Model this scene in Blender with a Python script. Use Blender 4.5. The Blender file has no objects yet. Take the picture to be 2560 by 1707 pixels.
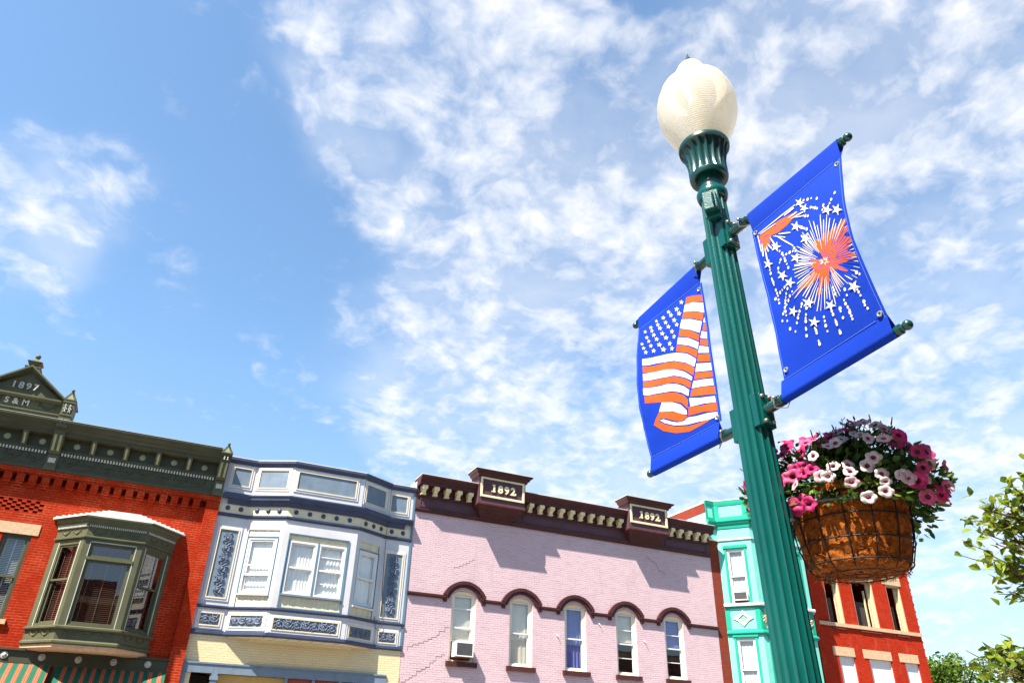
import bpy, bmesh, math, random
from mathutils import Vector, Matrix, noise
from mathutils.geometry import tessellate_polygon
random.seed(7)
sc = bpy.context.scene
COL = sc.collection
D = 24.0            # distance of the street front from the camera
PI = math.pi

# ------------------------------------------------------------------ materials
MATS = {}
ALB = .80
def nodes_of(name):
    m = bpy.data.materials.new(name); m.use_nodes = True
    nt = m.node_tree; b = nt.nodes['Principled BSDF']
    return m, nt, b
def lk(nt, a, b): nt.links.new(a, b)
def noise_node(nt, vec, scale, detail=5, rough=.6):
    n = nt.nodes.new('ShaderNodeTexNoise'); n.inputs['Scale'].default_value = scale
    n.inputs['Detail'].default_value = detail; n.inputs['Roughness'].default_value = rough
    if vec is not None: lk(nt, vec, n.inputs['Vector'])
    return n
def ramp(nt, fac, lo, hi, a=0., b=1.):
    r = nt.nodes.new('ShaderNodeMapRange'); r.inputs['From Min'].default_value = lo; r.inputs['From Max'].default_value = hi
    r.inputs['To Min'].default_value = a; r.inputs['To Max'].default_value = b
    lk(nt, fac, r.inputs['Value']); return r.outputs['Result']
def mixc(nt, fac, a, b, mode='MIX'):
    m = nt.nodes.new('ShaderNodeMix'); m.data_type = 'RGBA'; m.blend_type = mode
    if isinstance(fac, (int, float)): m.inputs[0].default_value = fac
    else: lk(nt, fac, m.inputs[0])
    for i, c in ((6, a), (7, b)):
        if isinstance(c, tuple): m.inputs[i].default_value = (*c, 1)
        else: lk(nt, c, m.inputs[i])
    return m.outputs[2]
def coord(nt, kind='Object'):
    return nt.nodes.new('ShaderNodeTexCoord').outputs[kind]
def paint(name, col, rough=.55, var=.10, scale=2.5, grime=.12, grime_col=None, bump=.05, bscale=40, metal=0., spec=.18, chip=None, chips=9, chipt=.62):
    """painted or plain surface: patchy tone, faint streaky grime, fine bump"""
    if name in MATS: return MATS[name]
    m, nt, b = nodes_of(name); v = coord(nt); col = tuple(x*ALB for x in col)
    n1 = noise_node(nt, v, scale)
    dark = tuple(c*(1-var*1.6) for c in col); light = tuple(min(1, c*(1+var)) for c in col)
    c = mixc(nt, ramp(nt, n1.outputs['Fac'], .3, .7), dark, light)
    if grime:
        mp = nt.nodes.new('ShaderNodeMapping'); mp.inputs['Scale'].default_value = (3.2, 3.2, .5); lk(nt, v, mp.inputs['Vector'])
        n2 = noise_node(nt, mp.outputs[0], 2.2, 6, .65)
        g = grime_col or tuple(x*.45+.02 for x in col)
        c = mixc(nt, ramp(nt, n2.outputs['Fac'], .5, .8, 0, grime*2.2), c, g)
    if chip:
        n3 = noise_node(nt, v, chips, 8, .7)
        c = mixc(nt, ramp(nt, n3.outputs['Fac'], chipt, chipt+.03), c, chip)
    lk(nt, c, b.inputs['Base Color']); b.inputs['Roughness'].default_value = rough
    b.inputs['Metallic'].default_value = metal; b.inputs['Specular IOR Level'].default_value = spec
    if bump:
        n4 = noise_node(nt, v, bscale, 4)
        bp = nt.nodes.new('ShaderNodeBump'); bp.inputs['Strength'].default_value = bump*4; bp.inputs['Distance'].default_value = .004
        lk(nt, n4.outputs['Fac'], bp.inputs['Height']); lk(nt, bp.outputs[0], b.inputs['Normal'])
    MATS[name] = m; return m
def brick(name, c1, c2, mortar, bump=.8, stain=None, stain_amt=.5, msize=.011, mfade=.0, rough=.8, wob=.004, dist=.012, mdark=None):
    if name in MATS: return MATS[name]
    m, nt, b = nodes_of(name); v = coord(nt); c1, c2, mortar = (tuple(x*ALB for x in q) for q in (c1, c2, mortar))
    sx = nt.nodes.new('ShaderNodeSeparateXYZ'); lk(nt, v, sx.inputs[0])
    ad = nt.nodes.new('ShaderNodeMath'); ad.operation = 'ADD'; lk(nt, sx.outputs[0], ad.inputs[0]); lk(nt, sx.outputs[1], ad.inputs[1])
    cb = nt.nodes.new('ShaderNodeCombineXYZ'); lk(nt, ad.outputs[0], cb.inputs[0]); lk(nt, sx.outputs[2], cb.inputs[1])
    nw = noise_node(nt, v, 6, 3)
    w = nt.nodes.new('ShaderNodeVectorMath'); w.operation = 'SCALE'; lk(nt, nw.outputs['Color'], w.inputs[0]); w.inputs['Scale'].default_value = wob*2
    a2 = nt.nodes.new('ShaderNodeVectorMath'); lk(nt, cb.outputs[0], a2.inputs[0]); lk(nt, w.outputs[0], a2.inputs[1])
    t = nt.nodes.new('ShaderNodeTexBrick'); lk(nt, a2.outputs[0], t.inputs['Vector'])
    t.inputs['Scale'].default_value = 1; t.inputs['Brick Width'].default_value = .2133; t.inputs['Row Height'].default_value = .0677
    t.inputs['Mortar Size'].default_value = msize; t.inputs['Mortar Smooth'].default_value = .3; t.inputs['Bias'].default_value = -.25
    t.inputs['Color1'].default_value = (*c1, 1); t.inputs['Color2'].default_value = (*c2, 1); t.inputs['Mortar'].default_value = (*mortar, 1)
    c = t.outputs['Color']
    if mdark:     # shadow lines of open joints, painted into the mortar along some courses
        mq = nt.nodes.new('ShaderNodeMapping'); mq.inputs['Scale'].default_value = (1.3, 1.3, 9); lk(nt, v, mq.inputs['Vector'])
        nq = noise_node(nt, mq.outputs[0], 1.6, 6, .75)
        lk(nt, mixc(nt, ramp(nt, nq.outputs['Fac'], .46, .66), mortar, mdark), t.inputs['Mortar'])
    if mfade:     # patches where the joints were painted over with the wall colour
        n0 = noise_node(nt, v, 1.3, 6, .7)
        c = mixc(nt, ramp(nt, n0.outputs['Fac'], .40, .56, 0, mfade), c, mixc(nt, ramp(nt, noise_node(nt, v, 14, 3).outputs['Fac'], .3, .7), c1, c2))
    n1 = noise_node(nt, v, .9, 7, .65)
    dk = tuple(x*.62 for x in c1)
    c = mixc(nt, ramp(nt, n1.outputs['Fac'], .52, .78, 0, .45), c, dk)
    if stain:
        mp = nt.nodes.new('ShaderNodeMapping'); mp.inputs['Scale'].default_value = (1.6, 1.6, .8); lk(nt, v, mp.inputs['Vector'])
        n2 = noise_node(nt, mp.outputs[0], 1.7, 8, .7)
        c = mixc(nt, ramp(nt, n2.outputs['Fac'], .55, .75, 0, stain_amt), c, stain)
        ms = nt.nodes.new('ShaderNodeMapping'); ms.inputs['Scale'].default_value = (3.4, 3.4, .32); lk(nt, v, ms.inputs['Vector'])
        n3 = noise_node(nt, ms.outputs[0], 1.5, 6, .7)
        c = mixc(nt, ramp(nt, n3.outputs['Fac'], .55, .78, 0, .30), c, tuple(x*.55 for x in stain))
    lk(nt, c, b.inputs['Base Color']); b.inputs['Roughness'].default_value = rough; b.inputs['Specular IOR Level'].default_value = .1
    inv = nt.nodes.new('ShaderNodeMath'); inv.operation = 'SUBTRACT'; inv.inputs[0].default_value = 1; lk(nt, t.outputs['Fac'], inv.inputs[1])
    n4 = noise_node(nt, v, 30, 4)
    hh = nt.nodes.new('ShaderNodeMath'); hh.operation = 'MULTIPLY_ADD'; lk(nt, n4.outputs['Fac'], hh.inputs[0]); hh.inputs[1].default_value = .6; lk(nt, inv.outputs[0], hh.inputs[2])
    bp = nt.nodes.new('ShaderNodeBump'); bp.inputs['Strength'].default_value = bump; bp.inputs['Distance'].default_value = dist
    lk(nt, hh.outputs[0], bp.inputs['Height']); lk(nt, bp.outputs[0], b.inputs['Normal'])
    MATS[name] = m; return m
def glass(name='window_glass', tint=(.98, .99, .98), refl=1.0):
    if name in MATS: return MATS[name]
    m, nt, b = nodes_of(name); nt.nodes.remove(b); out = nt.nodes['Material Output']
    tr = nt.nodes.new('ShaderNodeBsdfTransparent'); tr.inputs[0].default_value = (*tint, 1)
    gl = nt.nodes.new('ShaderNodeBsdfGlossy'); gl.inputs['Roughness'].default_value = .02; gl.inputs['Color'].default_value = (.8, .82, .84, 1)
    n = noise_node(nt, coord(nt), 1.1, 2)
    bp = nt.nodes.new('ShaderNodeBump'); bp.inputs['Strength'].default_value = .08; bp.inputs['Distance'].default_value = .02
    lk(nt, n.outputs['Fac'], bp.inputs['Height']); lk(nt, bp.outputs[0], gl.inputs['Normal'])
    lw = nt.nodes.new('ShaderNodeLayerWeight'); lw.inputs['Blend'].default_value = .5
    pw = nt.nodes.new('ShaderNodeMath'); pw.operation = 'POWER'; lk(nt, lw.outputs['Facing'], pw.inputs[0]); pw.inputs[1].default_value = 4.0
    mu = nt.nodes.new('ShaderNodeMath'); mu.operation = 'MULTIPLY_ADD'; lk(nt, pw.outputs[0], mu.inputs[0]); mu.inputs[1].default_value = .85*refl; mu.inputs[2].default_value = .11*refl; mu.use_clamp = True
    mx = nt.nodes.new('ShaderNodeMixShader'); lk(nt, mu.outputs[0], mx.inputs[0]); lk(nt, tr.outputs[0], mx.inputs[1]); lk(nt, gl.outputs[0], mx.inputs[2])
    lk(nt, mx.outputs[0], out.inputs[0]); MATS[name] = m; return m
def cloth(name, col, transl=.35, rough=.7, weave=900, var=.06, bump=.25):
    if name in MATS: return MATS[name]
    m, nt, b = nodes_of(name); out = nt.nodes['Material Output']; v = coord(nt); col = tuple(x*ALB for x in col)
    n = noise_node(nt, v, 7, 6); n2 = noise_node(nt, v, weave, 2)
    c = mixc(nt, ramp(nt, n.outputs['Fac'], .3, .7), tuple(x*(1-var*1.5) for x in col), tuple(min(1, x*(1+var)) for x in col))
    c = mixc(nt, ramp(nt, n2.outputs['Fac'], .35, .65, 0, .25), c, tuple(min(1, x*1.3+.002) for x in col))
    lk(nt, c, b.inputs['Base Color']); b.inputs['Roughness'].default_value = rough; b.inputs['Specular IOR Level'].default_value = .2
    bp = nt.nodes.new('ShaderNodeBump'); bp.inputs['Strength'].default_value = bump; bp.inputs['Distance'].default_value = .002
    lk(nt, n2.outputs['Fac'], bp.inputs['Height']); lk(nt, bp.outputs[0], b.inputs['Normal'])
    tl = nt.nodes.new('ShaderNodeBsdfTranslucent'); lk(nt, c, tl.inputs[0])
    mx = nt.nodes.new('ShaderNodeMixShader'); mx.inputs[0].default_value = transl
    lk(nt, b.outputs[0], mx.inputs[1]); lk(nt, tl.outputs[0], mx.inputs[2]); lk(nt, mx.outputs[0], out.inputs[0])
    MATS[name] = m; return m

# ------------------------------------------------------------------ mesh helpers
class Fr:
    """a vertical face: u runs along it, o out of it, z up (x = along the street, d = out from the street front)"""
    def __init__(s, x0, d0, x1, d1):
        s.L = math.hypot(x1-x0, d1-d0); s.o = (x0, d0); s.u = ((x1-x0)/s.L, (d1-d0)/s.L); s.n = (-s.u[1], s.u[0])
    def __call__(s, u, o, z):
        return (s.o[0]+s.u[0]*u+s.n[0]*o, D-(s.o[1]+s.u[1]*u+s.n[1]*o), z)
class Ident:
    def __call__(s, x, y, z): return (x, y, z)
F0 = Fr(0, 0, 1, 0); WORLD = Ident()
class MB:
    def __init__(s, fr=F0): s.v = []; s.f = []; s.m = []; s.fr = fr
    def add(s, vs, fs, m=0, raw=False):
        b = len(s.v); s.v += [tuple(p) for p in vs] if raw else [s.fr(*p) for p in vs]
        s.f += [tuple(i+b for i in f) for f in fs]; s.m += [m]*len(fs)
    def box(s, u0, u1, o0, o1, z0, z1, m=0):
        s.add([(u0, o0, z0), (u1, o0, z0), (u1, o1, z0), (u0, o1, z0), (u0, o0, z1), (u1, o0, z1), (u1, o1, z1), (u0, o1, z1)],
              [(0, 1, 2, 3), (4, 7, 6, 5), (0, 4, 5, 1), (1, 5, 6, 2), (2, 6, 7, 3), (3, 7, 4, 0)], m)
    def taper(s, u0, u1, o0, o1, z0, z1, i0=0, i1=0, ob=None, m=0):
        ob = o1 if ob is None else ob
        s.add([(u0+i0, o0, z0), (u1-i0, o0, z0), (u1-i0, ob, z0), (u0+i0, ob, z0), (u0+i1, o0, z1), (u1-i1, o0, z1), (u1-i1, o1, z1), (u0+i1, o1, z1)],
              [(0, 1, 2, 3), (4, 7, 6, 5), (0, 4, 5, 1), (1, 5, 6, 2), (2, 6, 7, 3), (3, 7, 4, 0)], m)
    def prism(s, poly, o0, o1, m=0):
        n = len(poly); s.add([(u, o0, z) for u, z in poly]+[(u, o1, z) for u, z in poly],
              [tuple(range(n))[::-1], tuple(range(n, 2*n))]+[(i, (i+1) % n, n+(i+1) % n, n+i) for i in range(n)], m)
    def side(s, poly, u0, u1, m=0):      # polygon given as (o, z), extruded along u
        n = len(poly); s.add([(u0, o, z) for o, z in poly]+[(u1, o, z) for o, z in poly],
              [tuple(range(n))[::-1], tuple(range(n, 2*n))]+[(i, (i+1) % n, n+(i+1) % n, n+i) for i in range(n)], m)
    def plan(s, poly, z0, z1, m=0):      # polygon given as (x, d), extruded up
        n = len(poly); s.add([(x, D-d, z0) for x, d in poly]+[(x, D-d, z1) for x, d in poly],
              [tuple(range(n))[::-1], tuple(range(n, 2*n))]+[(i, (i+1) % n, n+(i+1) % n, n+i) for i in range(n)], m, True)
    def sweep(s, prof, path, m=0):
        """moulding: profile (off, z) carried along a plan path (x, d) with mitred corners"""
        k = len(path); dirs = []
        for i in range(k-1):
            dx, dd = path[i+1][0]-path[i][0], path[i+1][1]-path[i][1]; L = math.hypot(dx, dd); dirs.append((dx/L, dd/L))
        vs = []
        for i in range(k):
            a = dirs[max(0, i-1)]; b = dirs[min(k-2, i)]
            na = (-a[1], a[0]); nb = (-b[1], b[0]); mx, md = na[0]+nb[0], na[1]+nb[1]
            q = (mx*na[0]+md*na[1]) or 1e-6; mx, md = mx/q, md/q
            vs += [(path[i][0]+mx*o, D-(path[i][1]+md*o), z) for o, z in prof]
        n = len(prof); fs = []
        for i in range(k-1):
            fs += [(i*n+j, i*n+(j+1) % n, (i+1)*n+(j+1) % n, (i+1)*n+j) for j in range(n)]
        fs += [tuple(range(n))[::-1], tuple(range((k-1)*n, k*n))]
        s.add(vs, fs, m, True)
    def tube(s, pts, r, m=0, n=6):
        P = [Vector(s.fr(*p)) for p in pts]; k = len(P); rr = r if isinstance(r, (list, tuple)) else [r]*k
        vs = []; up = None
        for i in range(k):
            t = (P[min(k-1, i+1)]-P[max(0, i-1)]).normalized()
            if up is None: up = t.orthogonal().normalized()
            up = (up-t*up.dot(t)); up = up.normalized() if up.length > 1e-6 else t.orthogonal().normalized(); w = t.cross(up)
            vs += [P[i]+(up*math.cos(2*PI*j/n)+w*math.sin(2*PI*j/n))*rr[i] for j in range(n)]
        fs = [(i*n+j, i*n+(j+1) % n, (i+1)*n+(j+1) % n, (i+1)*n+j) for i in range(k-1) for j in range(n)]
        fs += [tuple(range(n))[::-1], tuple(range((k-1)*n, k*n))]
        s.add(vs, fs, m, True)
    def ball(s, u, o, z, r, m=0, n=10, k=6, so=1.):
        vs = [(u, o, z-r)]; fs = []
        for i in range(1, k):
            a = PI*i/k
            vs += [(u+r*math.sin(a)*math.cos(2*PI*j/n), o+so*r*math.sin(a)*math.sin(2*PI*j/n), z-r*math.cos(a)) for j in range(n)]
        vs.append((u, o, z+r)); L = len(vs)-1
        for j in range(n):
            fs.append((0, 1+(j+1) % n, 1+j)); fs.append((L, L-n+j, L-n+(j+1) % n))
            for i in range(k-2): fs.append((1+i*n+j, 1+i*n+(j+1) % n, 1+(i+1)*n+(j+1) % n, 1+(i+1)*n+j))
        s.add(vs, fs, m)
    def disc(s, u, z, o0, o1, r, n=16, m=0, r2=None):
        r2 = r if r2 is None else r2
        s.add([(u+r*math.cos(2*PI*j/n), o0, z+r*math.sin(2*PI*j/n)) for j in range(n)]+[(u+r2*math.cos(2*PI*j/n), o1, z+r2*math.sin(2*PI*j/n)) for j in range(n)],
              [tuple(range(n))[::-1], tuple(range(n, 2*n))]+[(j, (j+1) % n, n+(j+1) % n, n+j) for j in range(n)], m)
    def lathe(s, prof, c=(0, 0), n=24, m=0, caps=True):
        vs = [(c[0]+r*math.cos(2*PI*j/n), c[1]+r*math.sin(2*PI*j/n), z) for r, z in prof for j in range(n)]
        fs = [(i*n+j, i*n+(j+1) % n, (i+1)*n+(j+1) % n, (i+1)*n+j) for i in range(len(prof)-1) for j in range(n)]
        if caps: fs += [tuple(range(n))[::-1], tuple(range((len(prof)-1)*n, len(prof)*n))]
        s.add(vs, fs, m)
    def sheet(s, u0, u1, o, z0, z1, m=0): s.add([(u0, o, z0), (u1, o, z0), (u1, o, z1), (u0, o, z1)], [(0, 1, 2, 3)], m)
    def frame(s, u0, u1, z0, z1, w, o0, o1, m=0):       # a rectangular picture-frame border, outside size given
        s.box(u0, u1, o0, o1, z0, z0+w, m); s.box(u0, u1, o0, o1, z1-w, z1, m)
        s.box(u0, u0+w, o0, o1, z0+w, z1-w, m); s.box(u1-w, u1, o0, o1, z0+w, z1-w, m)
    def text(s, body, size, uc, z0, o0, dep, spacing=1., bold=.02, m=0):
        cu = bpy.data.curves.new('lettering', 'FONT'); cu.body = body; cu.size = size; cu.extrude = dep/2; cu.offset = bold
        cu.align_x = 'CENTER'; cu.space_character = spacing; cu.resolution_u = 4
        ob = bpy.data.objects.new('lettering', cu); COL.objects.link(ob)
        me = bpy.data.meshes.new_from_object(ob.evaluated_get(bpy.context.evaluated_depsgraph_get()))
        s.add([(uc+v.co.x, o0+dep/2+v.co.z, z0+v.co.y) for v in me.vertices], [tuple(p.vertices) for p in me.polygons], m)
        bpy.data.objects.remove(ob); bpy.data.curves.remove(cu); bpy.data.meshes.remove(me)
    def build(s, name, mats, parent=None, base=(0, 0, 0), smooth=False, bevel=0, angle=None):
        me = bpy.data.meshes.new(name)
        me.from_pydata([(x-base[0], y-base[1], z-base[2]) for x, y, z in s.v], [], s.f)
        mats = mats if isinstance(mats, (list, tuple)) else [mats]
        for mm in mats: me.materials.append(mm)
        me.polygons.foreach_set('material_index', s.m)
        bm = bmesh.new(); bm.from_mesh(me); bmesh.ops.recalc_face_normals(bm, faces=bm.faces)
        if smooth or angle:
            for f in bm.faces: f.smooth = True
            lim = math.radians(angle or 40)
            for e in bm.edges:
                if len(e.link_faces) == 2 and e.calc_face_angle(0) > lim: e.smooth = False
        bm.to_mesh(me); bm.free(); me.update()
        o = bpy.data.objects.new(name, me); COL.objects.link(o)
        if parent: o.parent = parent
        else: o.location = base
        if bevel:
            b = o.modifiers.new('bevel', 'BEVEL'); b.width = bevel; b.segments = 2; b.limit_method = 'ANGLE'; b.angle_limit = math.radians(40)
        return o
def tag(o, label=None, cat=None, group=None, kind=None):
    if label: o['label'] = label
    if cat: o['category'] = cat
    if group: o['group'] = group
    if kind: o['kind'] = kind
    return o
def empty(name, loc, label, cat, group=None):
    o = bpy.data.objects.new(name, None); o.location = loc; o.empty_display_size = .2; COL.objects.link(o)
    return tag(o, label, cat, group)

def wall_sheet(mb, u0, u1, z0, z1, ops, rev=.22, m=0, o=0.):
    """wall face with openings (a, b, z0, z1, rise); rise > 0 gives a segmental arched head; reveals go back rev"""
    us = sorted({u0, u1, *[q for p in ops for q in p[:2]]}); zs = sorted({z0, z1, *[q for p in ops for q in p[2:4]]})
    for a, b in zip(us, us[1:]):
        for c, d in zip(zs, zs[1:]):
            mu, mz = (a+b)/2, (c+d)/2
            if any(p[0] < mu < p[1] and p[2] < mz < p[3] for p in ops): continue
            mb.add([(a, o, c), (b, o, c), (b, o, d), (a, o, d)], [(0, 1, 2, 3)], m)
    for p in ops:
        a, b, c, d = p[:4]; rise = p[4] if len(p) > 4 else 0
        head = arch(a, b, d, rise) if rise else [(a, d), (b, d)]
        loop = [(a, c)]+head+[(b, c)]
        n = len(loop)
        mb.add([(u, o, z) for u, z in loop]+[(u, o-rev, z) for u, z in loop], [(i, (i+1) % n, n+(i+1) % n, n+i) for i in range(n)], m)
        if rise:
            h = len(head)//2
            L = head[:h+1]+[(a, d)] if head[h][1] >= d-1e-6 else head[:h+1]+[(head[h][0], d), (a, d)]
            mb.add([(u, o, z) for u, z in L], [tuple(range(len(L)))], m)
            R = [(b, d)]+head[h:]; mb.add([(u, o, z) for u, z in R], [tuple(range(len(R)))], m)
def arch(a, b, top, rise, n=12):
    w = (b-a)/2; R = (w*w+rise*rise)/(2*rise); cu = (a+b)/2; cz = top-R; t0 = math.asin(min(1, w/R))
    return [(cu+R*math.sin(-t0+2*t0*i/n), cz+R*math.cos(-t0+2*t0*i/n)) for i in range(n+1)]
def shell(mb, x0, x1, depth, ztop, wallm=0, roofm=0, floors=()):
    """the hollow rest of a building behind its front: side walls, back wall, roof, floors"""
    a = x0+.006; b = x1-.006
    mb.box(a, a+.25, -depth, -.02, 0, ztop, wallm); mb.box(b-.25, b, -depth, -.02, 0, ztop, wallm)
    mb.box(a+.25, b-.25, -depth, -depth+.3, 0, ztop, wallm)
    mb.box(a+.25, b-.25, -depth+.3, -.02, ztop-.75, ztop-.6, roofm)
    for z in floors: mb.box(a+.25, b-.25, -depth+.3, -.25, z-.15, z, roofm)
    mb.box(a+.25, b-.25, -3.2, -3.05, .0, ztop-.8, roofm)
def curtain(mb, u0, u1, o, z0, z1, amp=.009, waves=7, m=0, seed=0):
    rnd = random.Random(seed); n = max(16, waves*6); ph = rnd.uniform(0, 6); vs = []
    for i in range(n+1):
        t = i/n; u = u0+(u1-u0)*t
        for k, z in enumerate((z0, (z0+z1)/2, z1)):
            q = o+amp*math.sin(ph+2*PI*waves*t+1.1*math.sin(5*t+ph)+k*.5)*(1.15 if k == 0 else .8)
            vs.append((u+.008*math.sin(9*t+k), q, z))
    mb.add(vs, [(3*i+k, 3*i+3+k, 3*i+4+k, 3*i+1+k) for i in range(n) for k in (0, 1)], m)
def slats(mb, u0, u1, o, z0, z1, pitch=.045, w=.036, m=0, tilt=.75):
    z = z1
    while z > z0:
        mb.add([(u0, o-w/2*math.cos(tilt), z+w/2*math.sin(tilt)), (u1, o-w/2*math.cos(tilt), z+w/2*math.sin(tilt)), (u1, o+w/2*math.cos(tilt), z-w/2*math.sin(tilt)), (u0, o+w/2*math.cos(tilt), z-w/2*math.sin(tilt))], [(0, 1, 2, 3)], m)
        z -= pitch
    for t in (.15, .5, .85):
        u = u0+(u1-u0)*t; mb.box(u-.012, u+.012, o+.02, o+.022, z0, z1, m)
def sash_win(parent, base, fr, u0, u1, z0, z1, o, fm, sm, mid=None, bars=(), fw=.05, sw=.042, shade=None, shm=None, nested=True, label=None, gl=None, fname='window', split=None):
    """frame > sash, pane, curtain or blind"""
    mb = MB(fr); mb.frame(u0, u1, z0, z1, fw, o-.11, o); f = mb.build(fname if nested else 'window_frame', fm, parent, base)
    p = f if nested else parent
    a, b, c, d = u0+fw, u1-fw, z0+fw, z1-fw
    mid = mid or (c+d)/2
    up = MB(fr); up.frame(a, b, mid-sw/2, d, sw, o-.065, o-.025)
    for z in bars:
        if z > mid: up.box(a+sw, b-sw, o-.06, o-.03, z-.014, z+.014)
    up.build('sash', sm, p, base)
    lo = MB(fr); lo.frame(a, b, c, mid+sw/2-.002, sw, o-.107, o-.067)
    for z in bars:
        if z < mid: lo.box(a+sw, b-sw, o-.10, o-.07, z-.014, z+.014)
    lo.build('sash', sm, p, base)
    g = MB(fr); g.sheet(a+sw*.6, b-sw*.6, o-.045, mid+.01, d-sw*.6); g.build('pane', gl or glass(), p, base)
    g = MB(fr); g.sheet(a+sw*.6, b-sw*.6, o-.087, c+sw*.6, mid-.01); g.build('pane', gl or glass(), p, base)
    if shade:
        for kind, *ar in shade:
            q = MB(fr)
            if kind == 'curtain': curtain(q, a-.02, b+.02, o-.122, ar[0], ar[1], m=0, seed=ar[2] if len(ar) > 2 else 1, waves=ar[3] if len(ar) > 3 else 7); q.build('curtain', shm, p, base, smooth=True)
            elif kind == 'shade': q.box(a-.01, b+.01, o-.125, o-.121, ar[0], ar[1]); q.build('roller_shade', shm, p, base)
            elif kind == 'blind': slats(q, a-.02, b+.02, o-.17, ar[0], ar[1]); q.build('blind', shm, p, base)
            elif kind == 'part': curtain(q, ar[2], ar[3], o-.122, ar[0], ar[1], seed=ar[4], waves=4); q.build('curtain', shm, p, base, smooth=True)
    return f
def swag(mb, uc, z, w, h, r, o, m=0):
    pts = [(uc+w/2*t, o+r*.5, z-h*(1-t*t)) for t in [i/6-1 for i in range(13)]]
    mb.tube(pts, [r*(.55+.6*(1-abs(i/6-1))) for i in range(13)], m, 6)
    for sgn in (-1, 1):
        mb.ball(uc+sgn*w/2, o+r*.6, z+.002, r*1.25, m, 6, 4); mb.tube([(uc+sgn*w/2, o+r*.5, z), (uc+sgn*(w/2+.012), o+r*.5, z-h*.8)], [r*.8, r*.3], m, 5)
def scroll(mb, path, s, o, m=0, flip=1):
    """one leafy scroll of cast ornament; path maps (a, b) in ornament units to (u, z)"""
    def tb(pts, r): mb.tube([(*(lambda q: (q[0], o, q[1]))(path(a*s, b*s)),) for a, b in pts], r, m, 5)
    sp = [(.5+.33*(1-t*.75)*math.cos(.4+t*8.2), flip*(.02+.33*(1-t*.75)*math.sin(.4+t*8.2))) for t in [i/16 for i in range(17)]]
    tb(sp, [s*(.10-.05*i/16) for i in range(17)])
    tb([(-.1, -flip*.28), (.1, -flip*.12), (.35, -flip*.3), (.8, -flip*.22), (1.0, flip*.12)], [s*.05, s*.08, s*.09, s*.07, s*.04])
    q = path(.5*s, flip*.02*s); mb.ball(q[0], o, q[1], s*.17, m, 8, 5, .6)
    for a, b, c, d in ((.15, .1, -.05, .42), (.3, .32, .2, .6), (.75, .3, .85, .55), (.1, -.15, -.12, -.02), (.55, -.28, .5, -.5)):
        tb([(a, flip*b), ((a+c)/2+.04, flip*(b+d)/2), (c, flip*d)], [s*.1, s*.085, s*.02])

# ------------------------------------------------------------------ palette
OLIVE = paint('olive_paint', (.10, .101, .054), .55, .1, grime=.15)
OLIVE_D = paint('dark_olive_paint', (.066, .068, .042), .6, .1, grime=.1)
OLIVE_L = paint('pale_sage_trim', (.36, .37, .22), .5)
CREAM_T = paint('cream_trim', (.62, .50, .30), .5)
PALE = paint('pale_grey_trim', (.55, .55, .48), .5)
RED_BRICK = brick('red_brick', (.46, .027, .0008), (.25, .011, .0006), (.50, .095, .040), .7, stain=(.12, .025, .025), stain_amt=.45, msize=.012, mfade=.85, dist=.010)
STONE = paint('tan_stone', (.66, .45, .27), .8, .12, scale=14, bump=.15)
LAV = paint('lavender_grey_paint', (.62, .61, .62), .6, .05, scale=1.5, grime=.10, grime_col=(.35, .34, .40))
LAV_L = paint('pale_lavender_paint', (.74, .71, .73), .6, .05, scale=1.5, grime=.08, grime_col=(.5, .47, .5))
NAVY = paint('slate_blue_trim', (.062, .078, .140), .45, .1, grime=.14)
BLUEP = paint('dusty_blue_paint', (.18, .235, .30), .5, .10, scale=3, grime=.12)
BLUEO = paint('blue_grey_ornament', (.14, .17, .24), .45, .08)
CREAM = paint('cream_paint', (.80, .69, .47), .6, .06, grime=.12)
BOARD = paint('old_cream_boards', (.82, .73, .50), .65, .08, scale=8, grime=.25, chip=(.62, .38, .22))
WHITE = paint('white_paint', (.80, .78, .75), .5, .05, grime=.08)
TEALF = paint('teal_window_trim', (.12, .22, .31), .5, .08)
CREAM_BRICK = brick('cream_painted_brick', (.80, .66, .40), (.74, .60, .36), (.66, .53, .31), .6, dist=.012, msize=.009)
PINK_BRICK = brick('pink_painted_brick', (.68, .505, .535), (.645, .47, .505), (.62, .44, .475), .75, mdark=(.27, .16, .18), stain=(.50, .33, .38), stain_amt=.55, msize=.009, dist=.014)  # darker mortar tones carry the painted shadow lines of the recessed joints
MAROON = paint('maroon_paint', (.075, .024, .024), .5, .12, grime=.12, grime_col=(.12, .05, .05))
MAROON_L = paint('purple_brown_paint', (.105, .05, .062), .55, .1, grime=.1)
YELLOWC = paint('butter_cream_paint', (.86, .73, .46), .5, .05)
COPING = paint('white_coping', (.82, .80, .78), .5, .04)
TURQ = paint('pale_turquoise_paint', (.20, .62, .52), .5, .05, grime=.06)
TURQ_D = paint('deep_turquoise_paint', (.012, .33, .225), .5, .06, grime=.06)
DARK_BRICK = brick('brown_red_brick', (.26, .035, .017), (.2, .028, .015), (.2, .06, .04), .6, dist=.008)
ORANGE_BRICK = brick('orange_red_brick', (.50, .027, .003), (.34, .016, .003), (.36, .03, .012), .5, stain=(.5, .17, .11), stain_amt=.3, dist=.006)
CURT = cloth('white_curtain', (.93, .91, .87), .08, .9, 60)
CURT_G = cloth('grey_net_curtain', (.46, .46, .45), .08, .9, 60)
CURT_B = cloth('blue_curtain', (.16, .19, .50), .1, .9, 60)
SHADE = cloth('cream_shade', (.74, .71, .60), .1, .9, 60)
BLIND = paint('grey_blind', (.42, .42, .40), .5, .03, grime=0, bump=0)
BLIND_D = paint('brown_blind', (.12, .07, .05), .5, .03, grime=0, bump=0)
ROOM = paint('dark_interior', (.06, .05, .045), .9, .1, bump=0)
GLASS = glass()
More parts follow.
